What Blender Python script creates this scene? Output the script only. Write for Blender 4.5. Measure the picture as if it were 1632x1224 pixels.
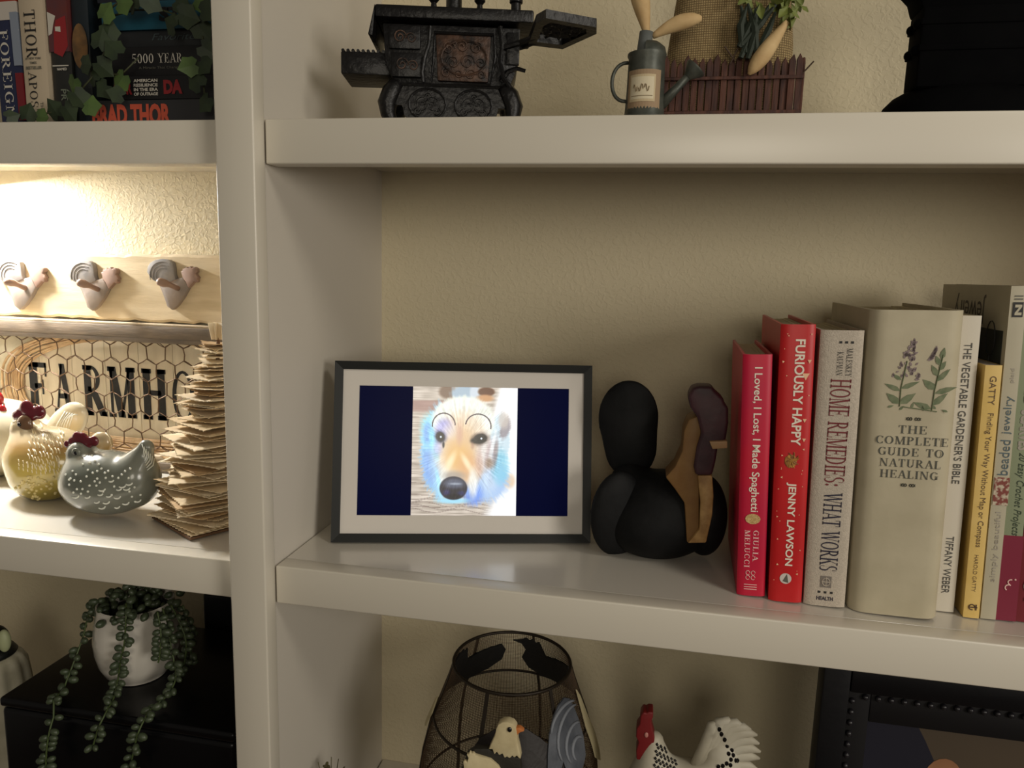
import bpy, bmesh, math, random
import numpy as np
from mathutils import Vector, Matrix
from mathutils.bvhtree import BVHTree

# ------------------------------------------------------------------ scene, camera, world, lights
random.seed(7)
SC = bpy.context.scene
COL = SC.collection
for o in list(bpy.data.objects):
    bpy.data.objects.remove(o)
MM = 0.001                      # the scene is modelled in millimetres and linked in metres

CAM_P = Vector((337.93, -602.95, 284.96))
YAW, PIT, ROL, FPX = -0.18197, -0.15441, 0.02802, 1144.74
fw = Vector((math.sin(YAW)*math.cos(PIT), math.cos(YAW)*math.cos(PIT), math.sin(PIT)))
r0 = Vector((math.cos(YAW), -math.sin(YAW), 0)); u0 = r0.cross(fw)
RT = r0*math.cos(ROL) + u0*math.sin(ROL)
UP = -r0*math.sin(ROL) + u0*math.cos(ROL)
cam_d = bpy.data.cameras.new('camera'); cam = bpy.data.objects.new('camera', cam_d); COL.objects.link(cam)
cam_d.sensor_width = 36.0; cam_d.lens = 36.0*FPX/1632.0; cam_d.clip_start = 0.01; cam_d.clip_end = 50
M = Matrix((RT, UP, -fw)).transposed().to_4x4(); M.translation = CAM_P*MM
cam.matrix_world = M
SC.camera = cam

def lin(c):
    return tuple(((v/255.0)/12.92 if v/255.0 <= .04045 else ((v/255.0+.055)/1.055)**2.4) for v in c)

W = bpy.data.worlds.new('world'); SC.world = W; W.use_nodes = True
bg = W.node_tree.nodes['Background']; bg.inputs[0].default_value = (1.0, .90, .76, 1); bg.inputs[1].default_value = 0.12

def area(name, loc, target, size, power, color, spread=None):
    l = bpy.data.lights.new(name, 'AREA'); l.shape = 'DISK'; l.size = size*MM; l.energy = power; l.color = color
    if spread: l.spread = spread
    o = bpy.data.objects.new(name, l); COL.objects.link(o)
    o.location = Vector(loc)*MM
    o.rotation_euler = (Vector(target)-Vector(loc)).to_track_quat('-Z', 'Y').to_euler()
    return o
area('room_lamp', (480, -1500, 450), (250, 100, 150), 480, 4.0, (1, .91, .75))
area('side_lamp', (2050, -1450, 480), (100, 100, 100), 760, 16.5, (1, .935, .83))
area('ceiling_lamp', (1380, -700, 1200), (500, 0, 250), 380, 4.6, (1, .93, .80))
area('shelf_puck_light', (-590, 222, 396), (-540, 150, 0), 70, 6.4, (1, .985, .95))
SC.view_settings.view_transform = 'Standard'; SC.view_settings.look = 'None'
SC.view_settings.exposure = 0; SC.view_settings.gamma = 1; SC.view_settings.use_curve_mapping = False

# ------------------------------------------------------------------ helpers
def at(px, py, y):
    """world point (mm) seen at a photograph pixel on the plane at depth y"""
    v = RT*((px-816)/FPX) - UP*((py-612)/FPX) + fw
    return CAM_P + v*((y-CAM_P.y)/v.y)
def atz(px, py, z):
    v = RT*((px-816)/FPX) - UP*((py-612)/FPX) + fw
    return CAM_P + v*((z-CAM_P.z)/v.z)

MATS = {}
def mat(name, col, rough=.6, metal=0, bump=0, bscale=200, col2=None, nscale=60, emit=0, spec=.5, coat=0, coatr=.12, detail=4, stretch=None, mixlo=.35, mixhi=.65, trans=0):
    if name in MATS: return MATS[name]
    m = bpy.data.materials.new(name); m.use_nodes = True; MATS[name] = m
    nt = m.node_tree; b = nt.nodes['Principled BSDF']
    b.inputs['Base Color'].default_value = (*lin(col), 1); b.inputs['Roughness'].default_value = rough
    b.inputs['Metallic'].default_value = metal; b.inputs['Specular IOR Level'].default_value = spec
    b.inputs['Coat Weight'].default_value = coat; b.inputs['Coat Roughness'].default_value = coatr
    if trans: b.inputs['Transmission Weight'].default_value = trans
    tc = nt.nodes.new('ShaderNodeTexCoord'); mp = nt.nodes.new('ShaderNodeMapping')
    nt.links.new(tc.outputs['Object'], mp.inputs['Vector'])
    if stretch: mp.inputs['Scale'].default_value = stretch
    if col2:
        n = nt.nodes.new('ShaderNodeTexNoise'); n.inputs['Scale'].default_value = nscale; n.inputs['Detail'].default_value = detail
        nt.links.new(mp.outputs[0], n.inputs['Vector'])
        r = nt.nodes.new('ShaderNodeValToRGB'); r.color_ramp.elements[0].position = mixlo; r.color_ramp.elements[1].position = mixhi
        r.color_ramp.elements[0].color = (*lin(col), 1); r.color_ramp.elements[1].color = (*lin(col2), 1)
        nt.links.new(n.outputs['Fac'], r.inputs[0]); nt.links.new(r.outputs[0], b.inputs['Base Color'])
    if bump:
        n2 = nt.nodes.new('ShaderNodeTexNoise'); n2.inputs['Scale'].default_value = bscale; n2.inputs['Detail'].default_value = 3
        nt.links.new(mp.outputs[0], n2.inputs['Vector'])
        bp = nt.nodes.new('ShaderNodeBump'); bp.inputs['Strength'].default_value = bump; bp.inputs['Distance'].default_value = .001
        nt.links.new(n2.outputs['Fac'], bp.inputs['Height']); nt.links.new(bp.outputs[0], b.inputs['Normal'])
    if emit:
        b.inputs['Emission Color'].default_value = (*lin(col), 1); b.inputs['Emission Strength'].default_value = emit
    return m

def rootloc(o):
    v = Vector((0, 0, 0))
    while o is not None:
        v += o.location; o = o.parent
    return v/MM

def thing(name, label, cat, loc=(0, 0, 0), rot=(0, 0, 0), group=None, kind=None):
    o = bpy.data.objects.new(name, None); COL.objects.link(o); o.empty_display_size = .01
    o.location = Vector(loc)*MM; o.rotation_euler = rot
    o['label'] = label; o['category'] = cat
    if group: o['group'] = group
    if kind: o['kind'] = kind
    return o

def link(name, me, parent=None, label=None, loc=None, rot=None, scale=None):
    o = bpy.data.objects.new(name, me); COL.objects.link(o)
    if parent: o.parent = parent
    if loc is not None: o.location = Vector(loc)*MM
    if rot is not None: o.rotation_euler = rot
    if scale is not None: o.scale = scale
    if label: o['label'] = label
    return o

class MB:
    """collects shapes (mm) and links them as ONE mesh object"""
    def __init__(s): s.v = []; s.f = []; s.m = []; s.cm = 0
    def add(s, v, f):
        n = len(s.v); s.v += [tuple(p) for p in v]; s.f += [tuple(i+n for i in q) for q in f]; s.m += [s.cm]*len(f); return s
    def box(s, x0, x1, y0, y1, z0, z1, R=None):
        v = [(x, y, z) for z in (z0, z1) for y in (y0, y1) for x in (x0, x1)]
        if R: v = [R(p) for p in v]
        return s.add(v, [(0, 2, 3, 1), (4, 5, 7, 6), (0, 1, 5, 4), (2, 6, 7, 3), (0, 4, 6, 2), (1, 3, 7, 5)])
    def tube(s, path, r, seg=8, closed=False, cap=True):
        P = [Vector(p) for p in path]; n = len(P)
        rr = r if isinstance(r, (list, tuple)) else [r]*n
        v = []; f = []; prev = None
        for i, p in enumerate(P):
            a = P[(i-1) % n] if (closed or i > 0) else P[i]; b = P[(i+1) % n] if (closed or i < n-1) else P[i]
            t = (b-a)
            t = t.normalized() if t.length > 1e-9 else Vector((0, 0, 1))
            if prev is None:
                h = Vector((0, 0, 1)) if abs(t.z) < .9 else Vector((1, 0, 0)); u = t.cross(h).normalized()
            else:
                u = prev - t*prev.dot(t)
                u = u.normalized() if u.length > 1e-6 else t.orthogonal().normalized()
            prev = u; w = t.cross(u)
            for k in range(seg):
                an = 2*math.pi*k/seg; v.append(p + (u*math.cos(an) + w*math.sin(an))*rr[i])
        for i in range(n if closed else n-1):
            for k in range(seg):
                a = i*seg+k; b = i*seg+(k+1) % seg; c = ((i+1) % n)*seg+(k+1) % seg; d = ((i+1) % n)*seg+k
                f.append((a, b, c, d))
        if not closed and cap:
            f.append(tuple(range(seg-1, -1, -1))); f.append(tuple((n-1)*seg+k for k in range(seg)))
        return s.add(v, f)
    def lathe(s, prof, c=(0, 0, 0), seg=40, sx=1, sy=1, cap=True):
        v = []; f = []
        for (r, z) in prof:
            for k in range(seg):
                a = 2*math.pi*k/seg; v.append((c[0]+r*sx*math.cos(a), c[1]+r*sy*math.sin(a), c[2]+z))
        for i in range(len(prof)-1):
            for k in range(seg):
                f.append((i*seg+k, i*seg+(k+1) % seg, (i+1)*seg+(k+1) % seg, (i+1)*seg+k))
        if cap:
            f.append(tuple(range(seg-1, -1, -1))); f.append(tuple((len(prof)-1)*seg+k for k in range(seg)))
        return s.add(v, f)
    def ball(s, c, r, seg=12, rings=8, R=None):
        rx, ry, rz = r if isinstance(r, (tuple, list)) else (r, r, r)
        v = []; f = []
        v.append(Vector((0, 0, rz)))
        for i in range(1, rings):
            t = math.pi*i/rings
            for k in range(seg):
                a = 2*math.pi*k/seg; v.append(Vector((rx*math.sin(t)*math.cos(a), ry*math.sin(t)*math.sin(a), rz*math.cos(t))))
        v.append(Vector((0, 0, -rz)))
        for k in range(seg): f.append((0, 1+k, 1+(k+1) % seg))
        for i in range(rings-2):
            for k in range(seg):
                a = 1+i*seg+k; b = 1+i*seg+(k+1) % seg; f.append((a, a+seg, b+seg, b))
        L = len(v)-1; o = 1+(rings-2)*seg
        for k in range(seg): f.append((o+k, L, o+(k+1) % seg))
        if R: v = [R @ p for p in v]
        return s.add([p+Vector(c) for p in v], f)
    def prism(s, pts, d):
        """pts: 3D polygon; extruded along vector d"""
        n = len(pts); P = [Vector(p) for p in pts]; D = Vector(d)
        v = P+[p+D for p in P]
        f = [tuple(range(n)), tuple(range(2*n-1, n-1, -1))]+[(i, i+n, (i+1) % n+n, (i+1) % n) for i in range(n)]
        return s.add(v, f)
    def build(s, name, mt, parent=None, world=False, smooth=False, bevel=0, bseg=2, label=None, kind=None, tri=False):
        off = rootloc(parent) if (world and parent is not None) else Vector((0, 0, 0))
        me = bpy.data.meshes.new(name)
        me.from_pydata([((p[0]-off[0])*MM, (p[1]-off[1])*MM, (p[2]-off[2])*MM) for p in s.v], [], s.f)
        ms = mt if isinstance(mt, (list, tuple)) else [mt]
        for m in ms: me.materials.append(m)
        if len(ms) > 1: me.polygons.foreach_set('material_index', s.m)
        bm = bmesh.new(); bm.from_mesh(me)
        bmesh.ops.recalc_face_normals(bm, faces=bm.faces)
        if bevel:
            es = [e for e in bm.edges if len(e.link_faces) == 2 and e.calc_face_angle(0) > .5]
            bmesh.ops.bevel(bm, geom=es, offset=bevel*MM, segments=bseg, affect='EDGES', profile=.5, clamp_overlap=True)
        bm.to_mesh(me); bm.free()
        if smooth: me.shade_smooth()
        if bevel or smooth == 'auto':
            me.shade_smooth(); me.set_sharp_from_angle(angle=math.radians(38))
        o = link(name, me, parent, label)
        if kind: o['kind'] = kind
        return o

# ---- signed distance blobs -> smooth mesh (naive surface nets)
def ell(c, r, rot=0, tilt=0):
    c = np.array(c, float); r = np.array(r, float); ca, sa = math.cos(rot), math.sin(rot); ct, st = math.cos(tilt), math.sin(tilt)
    def f(P):
        q = P-c
        x = q[..., 0]*ca+q[..., 1]*sa; y = -q[..., 0]*sa+q[..., 1]*ca; z = q[..., 2]
        x, z = x*ct+z*st, -x*st+z*ct          # tilt in the x-z plane
        k0 = np.sqrt((x/r[0])**2+(y/r[1])**2+(z/r[2])**2)+1e-9
        k1 = np.sqrt((x/r[0]**2)**2+(y/r[1]**2)**2+(z/r[2]**2)**2)+1e-9
        return k0*(k0-1)/k1
    return f
def cap(a, b, ra, rb, sy=1.0):
    a = np.array(a, float); b = np.array(b, float)
    def f(P):
        pa = P-a; ba = b-a; h = np.clip((pa@ba)/(ba@ba), 0, 1); d = pa-h[..., None]*ba
        d = d*np.array([1, 1/sy, 1])
        return np.sqrt((d**2).sum(-1))-(ra+(rb-ra)*h)
    return f
def smin(fs, k):
    def f(P):
        d = fs[0](P)
        for g in fs[1:]:
            e = g(P); h = np.clip(.5+.5*(e-d)/k, 0, 1); d = e*(1-h)+d*h-k*h*(1-h)
        return d
    return f
def snet(f, lo, hi, h):
    lo = np.array(lo, float); n = np.ceil((np.array(hi)-lo)/h).astype(int)+1
    G = np.stack(np.meshgrid(*[lo[i]+h*np.arange(n[i]) for i in range(3)], indexing='ij'), -1)
    D = f(G)
    S = D < 0
    cn = [(i, j, k) for i in (0, 1) for j in (0, 1) for k in (0, 1)]
    c = lambda A, o: A[o[0]:n[0]-1+o[0], o[1]:n[1]-1+o[1], o[2]:n[2]-1+o[2]]
    cnt = sum(c(S, o).astype(int) for o in cn); act = (cnt > 0) & (cnt < 8)
    acc = np.zeros(act.shape+(3,)); num = np.zeros(act.shape)
    for a in cn:
        for ax in range(3):
            if a[ax] == 0:
                b = list(a); b[ax] = 1; b = tuple(b)
                da, db = c(D, a), c(D, b); m = (da < 0) != (db < 0)
                t = np.where(m, da/(np.where(m, da-db, 1)), 0)
                p = np.zeros(act.shape+(3,)); p[..., 0] = a[0]; p[..., 1] = a[1]; p[..., 2] = a[2]; p[..., ax] = t
                acc += p*m[..., None]; num += m
    idx = -np.ones(act.shape, int); idx[act] = np.arange(act.sum())
    I = np.argwhere(act)
    V = lo+h*(I+acc[act]/num[act][:, None])
    F = []
    for ax in range(3):
        b, c2 = (ax+1) % 3, (ax+2) % 3
        sl0 = [slice(None)]*3; sl1 = [slice(None)]*3; sl0[ax] = slice(0, -1); sl1[ax] = slice(1, None)
        m = S[tuple(sl0)] != S[tuple(sl1)]
        E = np.argwhere(m)
        E = E[(E[:, b] > 0) & (E[:, c2] > 0) & (E[:, b] < n[b]-1) & (E[:, c2] < n[c2]-1)]
        ins = S[tuple(E.T)]
        q = []
        for (db, dc) in ((1, 1), (0, 1), (0, 0), (1, 0)):
            e = E.copy(); e[:, b] -= db; e[:, c2] -= dc; q.append(idx[tuple(e.T)])
        q = np.stack(q, 1); q = np.where(ins[:, None], q, q[:, ::-1]); F.append(q)
    return V, np.concatenate(F)
def blob(name, f, lo, hi, h, mt, parent, world=True, label=None, zmin=None):
    V, F = snet(f, lo, hi, h)
    if zmin is not None: V[:, 2] = np.maximum(V[:, 2], zmin)
    mb = MB(); mb.v = [tuple(p) for p in V]; mb.f = [tuple(int(i) for i in q) for q in F]; mb.m = [0]*len(F)
    o = mb.build(name, mt, parent, world=world, smooth=True, label=label)
    bvh = BVHTree.FromPolygons([Vector(p) for p in V], mb.f)
    return o, bvh
def hit(bvh, x, z, y0=-200):
    r = bvh.ray_cast(Vector((x, y0, z)), Vector((0, 1, 0)))
    return (r[0], r[1]) if r[0] is not None else (None, None)
def hitpx(bvh, px, py):
    d = (RT*((px-816)/FPX)-UP*((py-612)/FPX)+fw).normalized()
    r = bvh.ray_cast(CAM_P, d)
    return (r[0], r[1]) if r[0] is not None else (None, None)

# ---- lettering
def bfont(s, bold=0, shear=0, spacing=1):
    cu = bpy.data.curves.new('lettering', 'FONT'); cu.body = s; cu.offset = bold; cu.shear = shear; cu.space_character = spacing
    cu.resolution_u = 3
    ob = bpy.data.objects.new('lettering', cu); COL.objects.link(ob)
    dg = bpy.context.evaluated_depsgraph_get(); me = bpy.data.meshes.new_from_object(ob.evaluated_get(dg))
    v = [(p.co.x, p.co.y) for p in me.vertices]; f = [tuple(p.vertices) for p in me.polygons]
    bpy.data.objects.remove(ob); bpy.data.curves.remove(cu); bpy.data.meshes.remove(me)
    return v, f
TK, TN, SF = .15, .055, .05
def _arc(cx, cy, rx, ry, a0, a1, tk=TK, tn=TN, n=14):
    v = []; f = []
    for i in range(n+1):
        a = math.radians(a0+(a1-a0)*i/n); v.append((cx+rx*math.cos(a), cy+ry*math.sin(a))); v.append((cx+(rx-tk)*math.cos(a), cy+(ry-tn)*math.sin(a)))
    for i in range(n): f.append((2*i, 2*i+2, 2*i+3, 2*i+1))
    return v, f
def _st(x0, y0, x1, y1, w): return [(x0-w/2, y0), (x0+w/2, y0), (x1+w/2, y1), (x1-w/2, y1)], [(0, 1, 2, 3)]
def _r(x0, y0, x1, y1): return [(x0, y0), (x1, y0), (x1, y1), (x0, y1)], [(0, 1, 2, 3)]
def _sf(x, y, w=.34): return _r(x-w/2, y-(SF if y > .5 else 0), x+w/2, y+(0 if y > .5 else SF))
def _V(x, y0=0, y1=1): return [_st(x, y0, x, y1, TK)]+([_sf(x, 0)] if y0 == 0 else [])+([_sf(x, 1)] if y1 == 1 else [])
GL = {
 'A': (.8, lambda: [_st(.1, 0, .4, 1, TN), _st(.7, 0, .4, 1, TK), _r(.2, .3, .6, .3+TN), _sf(.1, 0, .28), _sf(.7, 0)]),
 'B': (.72, lambda: _V(.17)+[_arc(.3, .76, .32, .24, -90, 90), _arc(.3, .27, .38, .27, -90, 90), _r(.17, 1-TN, .3, 1), _r(.17, .5, .3, .5+TN), _r(.17, 0, .3, TN)]),
 'C': (.75, lambda: [_arc(.42, .5, .38, .5, 50, 310), _r(.62, .7, .68, .95), _r(.62, .05, .68, .28)]),
 'D': (.78, lambda: _V(.17)+[_arc(.25, .5, .48, .5, -90, 90)]),
 'E': (.68, lambda: _V(.17)+[_r(.17, 1-TN, .62, 1), _r(.17, 0, .64, TN), _r(.2, .48, .48, .48+TN), _r(.57, .76, .62, 1), _r(.59, 0, .64, .26), _r(.43, .38, .48, .64)]),
 'F': (.64, lambda: _V(.17)+[_r(.17, 1-TN, .6, 1), _r(.2, .48, .48, .48+TN), _r(.54, .72, .6, 1), _r(.43, .36, .49, .66)]),
 'G': (.8, lambda: [_arc(.42, .5, .38, .5, 50, 310), _r(.62, .72, .68, .95), _r(.56, .06, .72, .42), _sf(.64, .45, .3)]),
 'H': (.86, lambda: _V(.17)+_V(.68)+[_r(.2, .48, .66, .48+TN)]),
 'I': (.36, lambda: _V(.18)),
 'J': (.45, lambda: _V(.26, .15)+[_arc(.1, .15, .245, .22, -90, 0), ]),
 'K': (.82, lambda: _V(.17)+[_st(.25, .42, .66, 1, TN), _st(.7, 0, .36, .6, TK), _sf(.66, 1, .3), _sf(.7, 0)]),
 'L': (.64, lambda: _V(.17)+[_r(.17, 0, .6, TN), _r(.55, 0, .6, .28)]),
 'M': (1.0, lambda: [_st(.14, 0, .14, 1, TN), _sf(.14, 0, .26), _sf(.14, 1, .26), _st(.48, 0, .18, 1, TK), _st(.48, 0, .8, 1, TN)]+_V(.84)),
 'N': (.86, lambda: [_st(.14, 0, .14, 1, TN), _sf(.14, 0, .26), _sf(.14, 1, .26), _st(.7, 0, .16, 1, TK), _st(.72, 0, .72, 1, TN), _sf(.72, 1, .26)]),
 'O': (.84, lambda: [_arc(.42, .5, .4, .5, 0, 360, n=24)]),
 'P': (.68, lambda: _V(.17)+[_arc(.28, .73, .36, .27, -90, 90), _r(.17, 1-TN, .28, 1), _r(.17, .46, .28, .46+TN)]),
 'R': (.8, lambda: _V(.17)+[_arc(.28, .74, .34, .26, -90, 90), _r(.17, 1-TN, .28, 1), _r(.17, .48, .3, .48+TN), _st(.7, 0, .36, .5, TK), _sf(.72, 0, .2)]),
 'S': (.62, lambda: [_arc(.31, .75, .26, .25, 60, 265, .14), _arc(.31, .26, .28, .26, -120, 95, .15), _r(.5, .72, .55, .96), _r(.06, .04, .11, .3)]),
 'T': (.72, lambda: _V(.36)[:2]+[_r(.04, 1-TN, .68, 1), _r(.04, .74, .09, 1), _r(.63, .74, .68, 1)]),
 'U': (.8, lambda: [_st(.17, .3, .17, 1, TK), _sf(.17, 1), _st(.64, .3, .64, 1, TN), _sf(.64, 1, .26), _arc(.375, .3, .29, .3, 180, 360)]),
 'V': (.8, lambda: [_st(.4, 0, .12, 1, TK), _st(.4, 0, .7, 1, TN), _sf(.12, 1), _sf(.7, 1, .26)]),
 'W': (1.1, lambda: [_st(.34, 0, .12, 1, TK), _st(.34, 0, .55, 1, TN), _st(.77, 0, .55, 1, TK), _st(.77, 0, 1.0, 1, TN), _sf(.12, 1), _sf(1.0, 1, .26)]),
 'Y': (.8, lambda: [_st(.4, .45, .12, 1, TK), _st(.4, .45, .7, 1, TN), _st(.4, 0, .4, .48, TK), _sf(.12, 1), _sf(.7, 1, .26), _sf(.4, 0)]),
 '0': (.7, lambda: [_arc(.35, .5, .32, .5, 0, 360, n=24)]),
 '5': (.66, lambda: [_r(.12, .9, .56, 1), _st(.12, .5, .14, .95, .06), _arc(.28, .31, .32, .31, -150, 120, .15)]),
 ':': (.3, lambda: [_arc(.15, .15, .09, .09, 0, 360, .09, .09), _arc(.15, .6, .09, .09, 0, 360, .09, .09)]),
 ' ': (.42, lambda: []),
}
def serif(s, gap=.1):
    v = []; f = []; x = 0
    for ch in s:
        w, g = GL.get(ch, GL[' '])
        for (a, b) in g():
            n = len(v); v += [(p[0]+x, p[1]) for p in a]; f += [tuple(i+n for i in q) for q in b]
        x += w+gap
    return v, f
def letters(mb, vf, O, R, U, L=None, H=None, align='l', lift=0):
    """lay 2D glyphs on a surface: O origin, R reading direction, U up direction; L total length, H height"""
    v, f = vf
    if not v: return
    xs = [p[0] for p in v]; ys = [p[1] for p in v]
    x0, x1, y0, y1 = min(xs), max(xs), min(ys), max(ys)
    sy = (H or 1)/(y1-y0); sx = (L/(x1-x0)) if L else sy
    R = Vector(R).normalized(); U = Vector(U).normalized(); O = Vector(O)
    N = R.cross(U)
    wd = (x1-x0)*sx; ox = {'l': 0, 'c': -wd/2, 'r': -wd}[align]
    pts = [O+R*((p[0]-x0)*sx+ox)+U*((p[1]-y0)*sy)+N*lift for p in v]
    mb.add(pts, f)
def polyflat(mb, pts2, O, R, U, lift=0):
    R = Vector(R); U = Vector(U); N = R.cross(U).normalized()
    mb.add([Vector(O)+R*a+U*b+N*lift for a, b in pts2], [tuple(range(len(pts2)))])
def disc2(cx, cy, rx, ry=None, n=20):
    ry = ry or rx
    return [(cx+rx*math.cos(2*math.pi*i/n), cy+ry*math.sin(2*math.pi*i/n)) for i in range(n)]

# ------------------------------------------------------------------ the setting
def wall_mat(name, col):
    m = mat(name, col, .75)
    nt = m.node_tree; b = nt.nodes['Principled BSDF']
    tc = nt.nodes.new('ShaderNodeTexCoord'); n = nt.nodes.new('ShaderNodeTexNoise'); n.inputs['Scale'].default_value = 170; n.inputs['Detail'].default_value = 2.5
    n.inputs['Distortion'].default_value = .6
    nt.links.new(tc.outputs['Object'], n.inputs['Vector'])
    r = nt.nodes.new('ShaderNodeMapRange'); r.inputs['From Min'].default_value = .45; r.inputs['From Max'].default_value = .62; r.interpolation_type = 'SMOOTHSTEP'
    nt.links.new(n.outputs['Fac'], r.inputs['Value'])
    bp = nt.nodes.new('ShaderNodeBump'); bp.inputs['Strength'].default_value = .32; bp.inputs['Distance'].default_value = .0012
    nt.links.new(r.outputs[0], bp.inputs['Height']); nt.links.new(bp.outputs[0], b.inputs['Normal'])
    return m
ZU = 411.2; D = 287.8
M_wall = wall_mat('wall_paint', (211, 199, 169))
M_paint = mat('shelf_paint', (212, 205, 190), .36, bump=.03, bscale=60, coat=.4, coatr=.3)
M_board = mat('shelf_board_paint', (206, 200, 188), .3, coat=1.0, coatr=.16)
M_side = mat('side_paint', (206, 199, 187), .5, bump=.05, bscale=60)
w = MB().box(-1100, 1250, D, D+12, -900, 1300).build('wall_back', M_wall); w['kind'] = 'structure'; w['label'] = 'textured beige wall behind the shelves'
s = MB().box(-2500, 3500, -3200, 300, -1420, -1400).build('floor', mat('floor_wood', (96, 72, 50), .5, col2=(80, 58, 40), nscale=5)); s['kind'] = 'structure'
s = MB().box(-760, -741, 0, D, -850, 1250).build('trim_1', M_side); s['kind'] = 'structure'
s = MB().box(905, 924, 0, D, -850, 1250).build('trim_2', M_side); s['kind'] = 'structure'

dv = thing('bookcase_divider', 'off-white painted upright divider between the two shelf columns', 'divider', (-18, 0, -850))
MB().box(-36.7, 0, -17.2, 1.6, -850, 1250).build('face_stile', M_paint, dv, world=True, bevel=1.6, bseg=3)
MB().box(-35.6, -.9, 1.6, D, -850, 1250).build('side_panel', M_side, dv, world=True)
def shelf(x0, x1, z, label):
    t = thing('bookcase_shelf', label, 'shelf', ((x0+x1)/2, 0, z), group='white bookcase shelves')
    MB().box(x0, x1, 0, 20.4, z-38, z).build('nosing', M_paint, t, world=True, bevel=1.5, bseg=3)
    MB().box(x0, x1, 20.9, D-.3, z-6, z-.5).build('shelf_board', M_board, t, world=True, bevel=.4, bseg=1)
shelf(1.0, 904, ZU, 'upper right shelf carrying the black iron stove and the picket fence piece')
shelf(1.0, 904, 0, 'middle right shelf carrying the digital photo frame and row of books')
shelf(1.0, 904, -ZU, 'lowest right shelf below the frame, under the lamp shade')
shelf(-740, -37.5, ZU, 'upper left shelf under the ivy and thriller books')
shelf(-740, -37.5, 0, 'brightly lit left shelf carrying the ceramic hens')
shelf(-740, -37.5, -ZU, 'lowest left shelf under the black box and plant')
shelf(1.0, 904, 2*ZU, 'topmost right shelf above the picture')
shelf(-740, -37.5, 2*ZU, 'topmost left shelf above the picture')


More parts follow.
